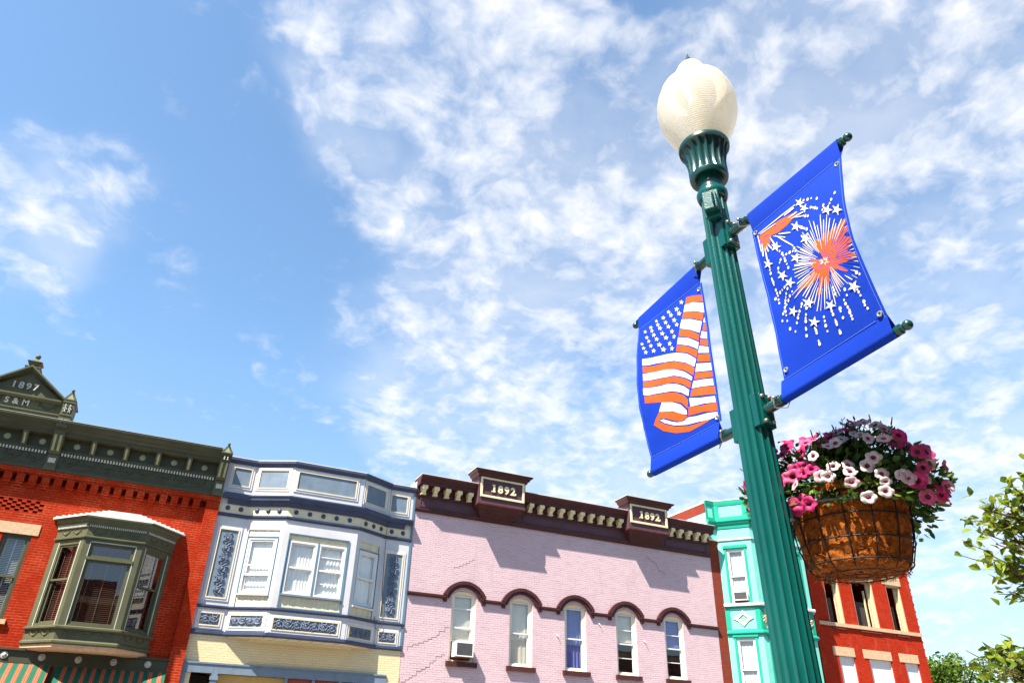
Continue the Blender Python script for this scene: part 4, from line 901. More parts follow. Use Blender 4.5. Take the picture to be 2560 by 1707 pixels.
    for ua, ub, sd, bars in ((.235, 1.10, 11, ()), (1.15, 2.015, 17, (6.9, 6.1))):
        f = sash_win(r, B, FC, ua, ub, 5.70, 7.29, -.01, WHITE, WHITE, 6.49, bars=bars, fw=.06, sw=.05, shade=[('part', 5.7, 7.2, ua+.02, ua+.55, sd), ('part', 5.7, 7.2, ub-.36, ub, sd+1)], shm=CURT)
        if sd == 11:
            boards(FC, a+.03, b-.03, 5.285, 5.64, f); boards(FC, a+.03, b-.03, 7.31, 7.47, f)
            q = MB(FC); q.box(a+.02, b-.02, -.06, .05, 5.645, 5.697); q.build('sill', BLUEP, f, B)
            q = MB(FC); q.box(1.10, 1.15, -.12, .005, 5.70, 7.29); q.box(a+.03, .235, -.1, .0, 5.70, 7.29); q.box(2.015, b-.03, -.1, 0, 5.70, 7.29); q.frame(a, b, 5.285, 7.50, .03, -.03, .025); q.build('blue_trim', TEALF, f, B)
    # shop front below
    m = MB(); m.box(X0, 2.09, -.05, .05, 3.47, 3.735); m.box(2.096, 7.15, -.05, .05, 3.47, 3.735); m.box(X0, 7.15, -.05, .07, 3.70, 3.745)
    m.box(X0, X0+.12, -.1, .04, 0, 3.47); m.box(2.06, 2.22, -.1, .08, 0, 3.47); m.box(2.03, 2.25, -.1, .10, 3.30, 3.40)
    for x in (4.1, 4.9, 5.7): m.box(x, x+.09, -.06, .03, 0, 3.47)
    m.build('storefront_beam', BLUEP, r, B)
    m = MB(); m.box(X0+.12, 2.06, -1.2, -1.15, 0, 3.47); m.build('recessed_doorway', ROOM, r, B)
    m = MB(); m.box(2.22, 4.1, -.05, -.03, 0, 3.46, 0); m.box(4.2, 7.1, -.05, -.03, 0, 3.46, 1); m.build('shop_blind', [paint('ochre_blind', (.55, .33, .10), .7), paint('red_blind', (.3, .06, .04), .7)], r, B)
    m = MB(); m.box(7.15, X1, -.1, .02, 0, 3.74); m.build('brick_pier', CREAM_BRICK, r, B)
    # loose cable down the right side
    m = MB(); pts = [(6.62, .12, 9.75), (6.63, .25, 8.6), (6.64, .1, 8.2), (6.66, .08, 7.2), (6.72, .06, 6.2), (6.8, .05, 5.6), (6.83, .07, 5.1), (6.75, .09, 4.98), (6.62, .09, 5.05), (6.55, .06, 5.4)]
    m.tube(pts, .009, 0, 5); m.build('cable', ROOM, r, B)
lavender_building()

# ================================================================== the pink painted brick building
def digit_block(m, s, xc, z0, h, o0, dep):
    m.text(s, h*1.39, xc, z0, o0, dep, 1.32, .014)
    # slab serifs under the ones and twos of the old cast figures
    w = h*1.39*.785*.945
    for k, ch in enumerate(s):
        x = xc+(k-1.5)*w*.97
        if ch == '1': m.box(x-.055, x+.085, o0, o0+dep+.002, z0, z0+.035); m.box(x-.035, x+.02, o0, o0+dep+.001, z0+h-.045, z0+h-.01)
        if ch == '2': m.box(x+.055, x+.09, o0, o0+dep+.002, z0, z0+.075)
def pink_building():
    B = (14.0, D, 0); X0, X1 = 7.574, 20.43
    r = empty('painted_brick_building', B, 'long pink painted brick building with a maroon cornice dated 1892 twice', 'building')
    wx = [9.18+2.168*k for k in range(5)]
    ops = [(x, x+.885, 4.285, 6.50, .15) for x in wx]
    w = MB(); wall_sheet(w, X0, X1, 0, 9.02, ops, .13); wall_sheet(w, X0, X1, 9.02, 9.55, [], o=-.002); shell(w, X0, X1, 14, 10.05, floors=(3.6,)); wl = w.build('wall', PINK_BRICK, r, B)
    m = MB(); m.box(X0+.004, X0+.28, -13.8, .02, 10.05, 10.12); m.box(X0+.0045, X0+.02, -13.8, -.05, 9.0, 10.05); m.box(X1-.28, X1, -13.8, .02, 10.05, 10.12)
    m.build('parapet_coping', COPING, r, B)
    # cornice
    m = MB(); P = [(X0+.004, -.3), (X0+.004, 0), (X1-.02, 0), (X1-.02, -.3)]; P = [(X0-.0, 0), (X1-.02, 0)]
    m.sweep([(0.001, 8.985), (.06, 8.985), (.075, 9.03), (.10, 9.06), (.10, 9.10), (.05, 9.115), (0.001, 9.115)], P)
    m.sweep([(0.001, 9.115), (.045, 9.115), (.045, 9.50), (0.001, 9.50)], P, 1)
    m.sweep([(0.001, 9.50), (.07, 9.50), (.09, 9.54), (.09, 9.56), (.05, 9.57), (0.001, 9.57)], P)
    m.sweep([(0.001, 9.57), (.05, 9.57), (.05, 9.86), (0.001, 9.86)], P)
    m.sweep([(0.001, 9.86), (.36, 9.86), (.37, 9.90), (.39, 9.91), (.39, 9.98), (.43, 10.0), (.46, 10.06), (.50, 10.12), (.52, 10.13), (.52, 10.17), (-.28, 10.18), (-.28, 10.06), (0.001, 10.06)], P)
    co = m.build('cornice', [MAROON, MAROON_L], r, B)
    m = MB(); m.box(X0, X1-.02, -.28, .53, 10.182, 10.20); m.build('coping', COPING, co, B)
    for a, b in ((X0+.15, 9.75), (11.75, 16.1), (18.15, 20.25)):
        m = MB(); m.frame(a, b, 9.16, 9.46, .03, .045, .065); m.build('frieze_panel', MAROON_L, co, B)
    mods = [7.79+.436*k for k in range(5)]+[11.99+.4385*k for k in range(10)]+[18.41+.424*k for k in range(5)]
    for xc in mods:
        m = MB(); m.box(xc-.092, xc+.092, .05, .35, 9.735, 9.858); m.side([(.05, 9.60), (.19, 9.60), (.20, 9.66), (.26, 9.70), (.27, 9.735), (.05, 9.735)], xc-.068, xc+.068); m.box(xc-.085, xc+.085, .05, .215, 9.572, 9.60)
        m.build('modillion', YELLOWC, co, B)
    for xc in (10.66, 17.07):
        m = MB(); h = .94; a, b = xc-.93, xc+.93
        m.side([(.05, 9.02), (.10, 9.02), (.12, 9.10), (.20, 9.14), (.22, 9.22), (.32, 9.27), (.36, 9.36), (.46, 9.40), (.50, 9.47), (.05, 9.47)], a+.0, b-.0)
        q = MB(); vs = []
        prof = [(.10, 9.02, .30), (.12, 9.10, .28), (.20, 9.13, .22), (.24, 9.22, .19), (.34, 9.26, .12), (.40, 9.36, .09), (.47, 9.40, .03), (.60, 9.44, -.02), (.60, 9.49, -.02), (.56, 9.52, .0)]
        q = m = MB()
        for (o, z, i) in prof: vs += [(a+i, .05, z), (a+i, o, z), (b-i, o, z), (b-i, .05, z)]
        fs = []
        for k in range(len(prof)-1):
            for j in range(3): fs.append((4*k+j, 4*k+j+1, 4*k+5+j, 4*k+4+j))
        fs += [(0, 1, 2, 3)]
        q.add(vs, fs, 0)
        m.box(a+.0, b-.0, -.2, .56, 9.52, 10.50, 1)
        m2 = [(a, -.05), (a, .56), (b, .56), (b, -.05)]
        m.sweep([(-.02, 10.45), (.05, 10.45), (.06, 10.50), (.12, 10.54), (.14, 10.60), (.20, 10.63), (.22, 10.67), (.22, 10.69), (-.02, 10.69)], m2)
        m.box(a+.01, b-.01, -.05, .55, 10.5, 10.69)
        bl = m.build('date_block', [MAROON, MAROON_L], co, B)
        m = MB(); m.box(a-.22, b+.22, -.05, .785, 10.692, 10.705); m.build('block_coping', COPING, co, B)
        m = MB(); m.frame(xc-.875, xc+.875, 9.72, 10.465, .075, .56, .605); m.build('cream_border', YELLOWC, co, B)
        m = MB(); digit_block(m, '1892', xc+.03, 9.945, .275, .561, .05); m.build('date_lettering', YELLOWC, co, B)
    # string course and hood moulds
    hx = [(x-.33, x+.885+.33) for x in wx]; e = X0+.002
    for k, (a, b) in enumerate(hx+[(X1, X1)]):
        u0 = e; u1 = a+.13 if k < 5 else X1-.003; m = MB()
        m.side([(0, 6.185), (.05, 6.185), (.07, 6.22), (.10, 6.24), (.10, 6.29), (.02, 6.315), (0, 6.315)], u0, u1)
        for q, s in ((u0, 1), (u1, -1)):
            if q > X0+.1 and q < X1-.1: m.box(min(q, q+s*.13), max(q, q+s*.13), 0.001, .06, 6.10, 6.186)
        e = b-.13; m.build('string_course', MAROON, r, B)
    for k, x in enumerate(wx):
        sash_z = {0: (5.62, 4.98)}.get(k, ())
        f = MB(); a, b = x, x+.885
        # frame with arched head
        head = arch(a+.002, b-.002, 6.498, .15); n = len(head)
        inn = arch(a+.09, b-.09, 6.40, .02)
        L = [(a+.002, 4.287)]+head+[(b-.002, 4.287)]; I = [(a+.09, 4.36)]+inn+[(b-.09, 4.36)]
        nn = len(L); f.add([(u, -.065, z) for u, z in L]+[(u, -.10, z) for u, z in I]+[(u, -.14, z) for u, z in I], [(i, (i+1) % nn, nn+(i+1) % nn, nn+i) for i in range(nn)]+[(nn+i, nn+(i+1) % nn, 2*nn+(i+1) % nn, 2*nn+i) for i in range(nn)])
        f = f.build('window', YELLOWC, r, B)
        mid = 5.34; up = MB(); up.frame(a+.09, b-.09, mid-.02, 6.37, .045, -.135, -.1)
        if k in (3, 4): up.box(a+.13, b-.13, -.13, -.105, 5.80, 5.83)
        if k == 0: up.box(a+.13, b-.13, -.13, -.105, 5.93, 5.96)
        up.box(a+.09, b-.09, -.14, -.12, 6.36, 6.41); up.build('sash', WHITE, f, B)
        lo = MB(); lo.frame(a+.09, b-.09, 4.36 if k else 4.90, mid+.02, .045, -.175, -.138)
        if k in (3, 4): lo.box(a+.13, b-.13, -.17, -.145, 4.85, 4.88)
        lo.build('sash', WHITE, f, B)
        for z0, z1, o in ((mid+.02, 6.33, -.118), (4.4 if k else 4.94, mid-.02, -.158)):
            g = MB(); g.sheet(a+.12, b-.12, o, z0, z1); g.build('pane', GLASS, f, B)
        if k == 0: q = MB(); q.box(a+.05, b-.05, -.20, -.195, 4.9, 6.35); q.build('roller_shade', SHADE, f, B)
        if k == 1: q = MB(); curtain(q, a+.05, b-.05, -.215, 4.4, 6.35, .008, 5, 0, 4); q.build('curtain', SHADE, f, B, smooth=True)
        if k == 2: q = MB(); curtain(q, a+.05, b-.05, -.215, 4.4, 6.35, .02, 5, 0, 9); q.build('curtain', CURT_B, f, B, smooth=True)
        if k in (3, 4): q = MB(); q.box(a+.1, b-.1, -.20, -.195, 5.4, 6.35); q.build('roller_shade', CURT_B if k == 4 else SHADE, f, B)
        s = MB(); s.box(a-.1, b+.1, -.12, .10, 4.14, 4.283); s.build('sill', MAROON, f, B)
        # brick hood
        hd = MB(); cx = (a+b)/2; W = .775; rise = .46; zt = 6.82
        for t, o in ((0., .11), (.1, .07)):
            out = arch(cx-W+t, cx+W-t, zt-t*.95, rise-t*.45, 16); inr = arch(cx-W+t+.105, cx+W-t-.105, zt-t*.95-.105, rise-t*.45-.02, 16)
            out = [(out[0][0], 6.32)]+out+[(out[-1][0], 6.32)]; inr = [(inr[0][0], 6.32)]+inr+[(inr[-1][0], 6.32)]
            n = len(out)
            for i in range(n-1):
                q = [out[i], out[i+1], inr[i+1], inr[i]]
                if abs(q[0][0]-q[1][0])+abs(q[0][1]-q[1][1]) > 1e-4: hd.prism(q, 0.001, o+(.004 if i % 2 else 0))
        hd.build('hood_mould', MAROON, f, B)
    # settlement cracks
    def crack(x, z, dx, n, sd):
        rn = random.Random(sd); q = MB(); 
        for i in range(n):
            L = rn.uniform(.08, .2); q.box(min(x, x+dx*L), max(x, x+dx*L), .0015, .0025, z-.006-rn.random()*.006, z+.003); x += dx*L
            h = rn.choice((.0677, .0677, .135)); q.box(x-.006, x+.006, .0015, .0025, z-h, z); z -= h
        q.build('wall_crack', paint('crack_shadow', (.12, .07, .08), .95, bump=0), r, B)
    crack(9.05, 4.46, -1, 11, 3); crack(9.15, 5.30, -1, 9, 5); crack(9.95, 7.6, -1, 6, 8); crack(17.2, 8.62, 1, 7, 9)
    for x, z in ((13.2, 5.4), (14.95, 5.93), (16.9, 5.5)):
        m = MB(); m.tube([(x, 0, z), (x+.01, .06, z-.01), (x+.02, .07, z-.06)], .010, 0, 6); m.ball(x, .02, z, .022); m.build('wall_hook', WHITE, r, B)
pink_building()

# ================================================================== the tall turquoise building with a bay
def turquoise_building():
    B = (23.0, D, 0); X0, X1 = 20.438, 25.62
    r = empty('turquoise_building', B, 'tall turquoise building front with an angled bay behind the lamp post', 'building')
    bay = [(20.9, 0), (21.75, 1.05), (24.55, 1.05), (25.4, 0)]
    path = [(X0, 0)]+bay+[(X1, 0)]
    A, C, E_ = Fr(*bay[0], *bay[1]), Fr(*bay[1], *bay[2]), Fr(*bay[2], *bay[3])
    w = MB(); wall_sheet(w, X0, 20.96, 0, 9.75, []); wall_sheet(w, 25.36, X1, 0, 9.75, []); shell(w, X0, X1, 13, 10.9, floors=(3.6, 6.1)); w.box(20.96, 25.36, -.1, .02, 0, 3.6); w.build('wall', DARK_BRICK, r, B)
    m = MB(); m.box(X0-.012, X0+.004, -12.9, -.02, 9.0, 10.95); m.build('party_wall_render', COPING, r, B)
    m = MB(); m.box(X0-.03, X0+.26, -12.9, -.02, 10.9, 11.3); m.build('party_wall_brick', DARK_BRICK, r, B)
    m = MB(); m.box(X0-.04, X0+.27, -12.9, -.03, 11.302, 11.36); m.build('party_wall_coping', COPING, r, B)
    m = MB(); wall_sheet(m, X0, bay[0][0], 9.72, 11.4, [], .05); wall_sheet(m, bay[3][0], X1, 9.72, 11.4, [], .05)
    wa = [(.33, 1.02, 7.26, 9.31), (.33, 1.02, 3.75, 5.87)]; wc = [(.35, 1.15, 7.26, 9.31), (1.65, 2.45, 7.26, 9.31), (.35, 1.15, 3.75, 5.87), (1.65, 2.45, 3.75, 5.87)]
    for f, ops in ((A, wa), (C, wc), (E_, wa)):
        m.fr = f; wall_sheet(m, 0, f.L, 3.6, 11.4, ops, .1)
    m.fr = F0; m.plan([(X0, -.3), (X0, -.01)]+[(bay[0][0], -.01), (bay[1][0], 1.04), (bay[2][0], 1.04), (bay[3][0], -.01)]+[(X1, -.01), (X1, -.3)], 11.3, 11.39)
    m.build('front', TURQ, r, B)
    m = MB()
    m.sweep([(0.002, 10.3), (.04, 10.3), (.05, 10.36), (.10, 10.40), (.12, 10.47), (.16, 10.50), (.16, 10.56), (0.002, 10.60)], path)
    m.sweep([(0.002, 10.60), (.03, 10.60), (.03, 10.70), (0.002, 10.70)], path); m.sweep([(0.002, 11.2), (.03, 11.2), (.05, 11.30), (.06, 11.40), (-.1, 11.405)], path)
    m.sweep([(0.002, 10.22), (.03, 10.22), (.04, 10.3), (0.002, 10.3)], path)
    m.sweep([(0.002, 6.02), (.05, 6.02), (.10, 6.08), (.10, 6.13), (.03, 6.17), (.02, 6.24), (0.002, 6.24)], path[1:5]); m.sweep([(0.002, 7.02), (.02, 7.02), (.025, 7.09), (0.002, 7.09)], path[1:5])
    for f in (A, C, E_):
        m.fr = f; L = f.L
        for u0, u1 in ((.0, .19), (L-.19, L)): m.box(u0+.002, u1-.002, .002, .03, 10.70, 11.2); m.box(u0+.002, u1-.002, .002, .025, 6.24, 7.02)
        for q in ([(.33, 1.02)] if f is not C else [(.35, 1.15), (1.65, 2.45)]):
            for z0, z1 in ((7.26, 9.31), (3.75, 5.87)):
                m.box(q[0]-.10, q[0]-.01, .002, .03, z0, z1+.08); m.box(q[1]+.01, q[1]+.10, .002, .03, z0, z1+.08); m.box(q[0]-.14, q[1]+.14, .002, .06, z1+.08, z1+.2)
    m.fr = F0
    for u0, u1 in ((X0+.0, X0+.06), (20.80, 20.88)): m.box(u0, u1, .002, .03, 10.70, 11.2)
    m.build('deep_green_trim', TURQ_D, r, B)
    m = MB(); m.sweep([(-.3, 11.41), (.07, 11.41), (.07, 11.44), (-.3, 11.45)], path); m.sweep([(0.002, 9.72), (.05, 9.72), (.06, 9.78), (0.002, 9.80)], path); m.sweep([(0.002, 7.10), (.12, 7.10), (.13, 7.16), (.10, 7.20), (0.002, 7.2)], path[1:5]); m.build('white_moulding', COPING, r, B)
    for f in (A, E_):
        for z0, z1, sd in ((7.26, 9.31, 1), (3.75, 5.87, 2)):
            sash_win(r, B, f, .34, 1.01, z0, z1, -.02, WHITE, WHITE, (z0+z1)/2-.02 if sd == 1 else 4.78, fw=.045, sw=.035, shade=[('curtain', z0+.05, z1-.05, sd, 5)], shm=CURT_G)
        if f is A:      # cut-out diamond ornament
            q = MB(f); cz, cu = 6.64, .675
            pts = [(cu-.40, cz), (cu-.20, cz+.10), (cu, cz+.30), (cu+.20, cz+.10), (cu+.40, cz), (cu+.20, cz-.10), (cu, cz-.30), (cu-.20, cz-.10)]
            inn = [(cu-.20, cz), (cu-.11, cz+.06), (cu, cz+.15), (cu+.11, cz+.06), (cu+.20, cz), (cu+.11, cz-.06), (cu, cz-.15), (cu-.11, cz-.06)]
            for i in range(8): q.prism([pts[i], pts[(i+1) % 8], inn[(i+1) % 8], inn[i]], .003, .04)
            q.build('diamond_ornament', CREAM, r, B)
        q = MB(f); q.box(.22, 1.13, .002, .006, 10.72, 11.18); q.build('panel', TURQ, r, B)
    for ua, ub in ((.36, 1.14), (1.66, 2.44)):
        for z0, z1 in ((7.26, 9.31), (3.75, 5.87)): sash_win(r, B, C, ua, ub, z0, z1, -.02, WHITE, WHITE, fw=.045, sw=.035, shade=[('curtain', z0+.05, z1-.05, 3, 5)], shm=CURT_G)
    q = MB(C); q.box(.06, 2.74, .002, .012, 6.27, 7.0)
    for k in range(8): scroll(q, lambda p, h, ua=.1+k*.33: (ua+p, 6.63+h), .3, .03, 0, 1 if k % 2 else -1)
    q.build('panel', STONE, r, B)
turquoise_building()

# ================================================================== the red corner building
def corner_building():
    B = (29.0, D, 0); X0, X1 = 25.628, 32.22
    r = empty('corner_brick_building', B, 'orange red brick corner building with hollow upper windows and boarded lower windows', 'building')
    up = [(26.62, 27.54, 7.05, 9.05), (28.31, 29.66, 7.05, 9.05), (30.55, 31.47, 7.05, 9.05)]
    lo = [(26.78, 27.70, 3.6, 5.72), (28.55, 29.92, 3.6, 5.72), (30.75, 31.62, 3.6, 5.72)]
    w = MB(); wall_sheet(w, X0, X1, 0, 11.0, up+lo, .3); w.box(X0, 25.86, 0.001, .12, 0, 11.0); shell(w, X0, X1, 16, 10.6, floors=(3.4, 6.6))
    for k in range(70):      # toothed brick edge
        if k % 3 == 0: w.box(X1, X1+.05, -.2, -.004, 3+k*.11, 3.1+k*.11)
    w.build('wall', ORANGE_BRICK, r, B)
    m = MB(); m.sweep([(0.001, 10.6), (.1, 10.6), (.15, 10.7), (.25, 10.8), (.28, 10.95), (0.001, 11.0)], [(X0, 0), (X1, 0)]); m.build('cornice', DARK_BRICK, r, B)
    m = MB(); m.box(25.87, X1+.01, 0.001, .07, 6.90, 7.045); m.build('string_course', STONE, r, B)
    PEEL = paint('peeling_cream_frame', (.62, .50, .30), .8, .15, scale=9, grime=.3, chip=(.30, .16, .07))
    for a, b, c, d in up:
        m = MB(); m.box(a+.001, a+.05, -.29, -.02, c, d); m.box(b-.06, b-.001, -.29, -.02, c, d); m.box(a+.05, b-.06, -.29, -.02, d-.06, d); m.box(b-.16, b-.06, -.27, -.2, c, d-.06)
        if b-a > 1: m.box(b-.42, b-.36, -.27, -.2, c, d-.4)
        f = m.build('window', PEEL, r, B)
        m = MB(); m.box(a-.18, b+.12, -.02, .02, d, d+.42); m.build('lintel', STONE, f, B)
        m = MB(); m.box(a+.05, b-.06, -.05, .05, 6.80, 6.896); m.build('sill', DARK_BRICK, f, B)
        m = MB(); m.box(a+.05, b-.3, -.34, -.32, c, c+(d-c)*.55); m.build('broken_sash', ROOM, f, B)
    for a, b, c, d in lo:
        m = MB(); m.frame(a, b, c, d, .04, -.2, -.06); f = m.build('window', WHITE, r, B)
        m = MB(); m.box(a+.04, b-.04, -.12, -.09, c+.04, d-.04); m.build('window_board', WHITE, f, B)
        m = MB(); m.box(a-.3, b+.03, -.02, .02, d+.005, d+.365); m.build('lintel', STONE, f, B)
corner_building()

# ================================================================== air conditioners in the windows
def air_conditioner(loc, fr, u0, u1, z0, z1, o0, o1, label):
    x, y, z = fr((u0+u1)/2, o1, z0)
    b = (x, y, z); r = empty('air_conditioner', b, label, 'air conditioner', 'window air conditioners')
    m = MB(fr); m.box(u0, u1, o0, o1-.02, z0, z1); m.frame(u0, u1, z0, z1, .035, o1-.02, o1)
    for k in range(5): m.box(u0-.004, u0, o1-.12-k*.02, o1-.11-k*.02, z0+.06, z1-.06)
    m.build('housing', WHITE, r, b, bevel=.006)
    m = MB(fr); m.box(u0+.035, u1-.035, o1-.019, o1-.014, z0+.035, z1-.035)
    n = int((z1-z0-.07)/.022)
    for k in range(n): m.box(u0+.035, u1-.035, o1-.014, o1-.006, z0+.04+k*.022, z0+.048+k*.022)
    m.build('grille', paint('grey_grille', (.16, .16, .16), .5, .1), r, b)
    m = MB(fr); m.box(u0+.02, u1-.02, o0+.02, o1-.06, z0-.03, z0-.002); m.build('drip_tray', paint('rusty_steel', (.22, .07, .03), .8, .3, scale=12), r, b)
air_conditioner(0, F0, 9.31, 9.93, 4.42, 4.86, -.16, .30, 'white air conditioner in the first arched window of the pink building')
air_conditioner(0, Fr(20.9, 0, 21.75, 1.05), .42, .98, 7.30, 7.64, -.1, .16, 'small air conditioner in the upper turquoise bay window')
# ================================================================== street lamp
LX, LY = 2.167, 2.075           # foot of the pole; it leans a little
LEAN = .0176
def axis_at(z): return LX-LEAN*z, LY+LEAN*z
POLE = paint('teal_green_enamel', (.001, .074, .064), .2, .10, scale=4, grime=.06, grime_col=(.04, .12, .105), bump=.05, bscale=90, spec=.5, chip=(.16, .22, .19), chips=26, chipt=.70)
POLE_D = paint('dark_green_enamel', (.002, .045, .038), .25, .1, grime=.06, bump=.03, bscale=120, spec=.6)
BOLT = paint('weathered_bolt', (.45, .30, .24), .4, .2, scale=40, metal=.7, bump=.05)
WIRE = paint('steel_wire', (.35, .33, .30), .35, .1, metal=.8, bump=0)
def globe_mat():
    m, nt, b = nodes_of('ribbed_lamp_acrylic'); out = nt.nodes['Material Output']; v = coord(nt)
    sx = nt.nodes.new('ShaderNodeSeparateXYZ'); lk(nt, v, sx.inputs[0])
    wv = nt.nodes.new('ShaderNodeTexWave'); wv.bands_direction = 'Z'; wv.inputs['Scale'].default_value = 30; wv.inputs['Distortion'].default_value = .15; lk(nt, v, wv.inputs['Vector'])
    at = nt.nodes.new('ShaderNodeMath'); at.operation = 'ARCTAN2'; lk(nt, sx.outputs[1], at.inputs[0]); lk(nt, sx.outputs[0], at.inputs[1])
    sn = nt.nodes.new('ShaderNodeMath'); sn.operation = 'MULTIPLY'; lk(nt, at.outputs[0], sn.inputs[0]); sn.inputs[1].default_value = 90
    s2 = nt.nodes.new('ShaderNodeMath'); s2.operation = 'SINE'; lk(nt, sn.outputs[0], s2.inputs[0])
    ad = nt.nodes.new('ShaderNodeMath'); ad.operation = 'MULTIPLY_ADD'; lk(nt, s2.outputs[0], ad.inputs[0]); ad.inputs[1].default_value = .0; lk(nt, wv.outputs['Fac'], ad.inputs[2])
    bp = nt.nodes.new('ShaderNodeBump'); bp.inputs['Strength'].default_value = .45; bp.inputs['Distance'].default_value = .004; lk(nt, ad.outputs[0], bp.inputs['Height'])
    mpg = nt.nodes.new('ShaderNodeMapping'); mpg.inputs['Scale'].default_value = (4, 4, 2); lk(nt, v, mpg.inputs[0])
    n = noise_node(nt, mpg.outputs[0], 1.0, 6, .62); col = mixc(nt, ramp(nt, n.outputs['Fac'], .36, .66), (.82, .77, .66), (.95, .92, .84))  # uneven refracted brightness of the prismatic globe, painted into its colour
    col = mixc(nt, ramp(nt, wv.outputs['Fac'], 0, 1, 0, .08), col, (.6, .55, .45))  # faint rib shading painted in as bands
    tl = nt.nodes.new('ShaderNodeBsdfTranslucent'); lk(nt, col, tl.inputs[0]); lk(nt, bp.outputs[0], tl.inputs['Normal'])
    df = nt.nodes.new('ShaderNodeBsdfDiffuse'); lk(nt, col, df.inputs[0]); lk(nt, bp.outputs[0], df.inputs['Normal'])
    tr = nt.nodes.new('ShaderNodeBsdfTransparent'); tr.inputs[0].default_value = (.93, .88, .74, 1)
    gl = nt.nodes.new('ShaderNodeBsdfGlossy'); gl.inputs['Roughness'].default_value = .10; lk(nt, bp.outputs[0], gl.inputs['Normal'])
    def mx(f, a, b_):
        q = nt.nodes.new('ShaderNodeMixShader'); 
        if isinstance(f, float): q.inputs[0].default_value = f
        else: lk(nt, f, q.inputs[0])
        lk(nt, a, q.inputs[1]); lk(nt, b_, q.inputs[2]); return q.outputs[0]
    lw = nt.nodes.new('ShaderNodeLayerWeight'); lw.inputs['Blend'].default_value = .5; lk(nt, bp.outputs[0], lw.inputs['Normal'])
    fr = nt.nodes.new('ShaderNodeMath'); fr.operation = 'MULTIPLY_ADD'; p5 = nt.nodes.new('ShaderNodeMath'); p5.operation = 'POWER'; lk(nt, lw.outputs['Facing'], p5.inputs[0]); p5.inputs[1].default_value = 4; lk(nt, p5.outputs[0], fr.inputs[0]); fr.inputs[1].default_value = .5; fr.inputs[2].default_value = .07
    a = mx(.30, tl.outputs[0], df.outputs[0]); a = mx(.13, a, tr.outputs[0]); a = mx(fr.outputs[0], a, gl.outputs[0])
    lk(nt, a, out.inputs[0]); return m
def fluted(prof, n, count, depth, sharp=.6):
    """profile rows (r, z, flute amount) turned about the pole axis with scooped flutes"""
    vs = []; per = n//count
    for r, z, k in prof:
        for j in range(n):
            t = (j % per)/per; q = abs(math.sin(PI*t))**sharp
            rr = r-depth*k*q; a = 2*PI*j/n; vs.append((LX+rr*math.cos(a), LY+rr*math.sin(a), z))
    fs = [(i*n+j, i*n+(j+1) % n, (i+1)*n+(j+1) % n, (i+1)*n+j) for i in range(len(prof)-1) for j in range(n)]
    return vs, fs
def arm_z(sg, top, s):      # the sprung arms sag or rise a little towards their ends
    if top: return 3.778-.072*(s-.1) if sg > 0 else 3.812
    return 2.858 if sg > 0 else 2.880+.062*(s-.1)
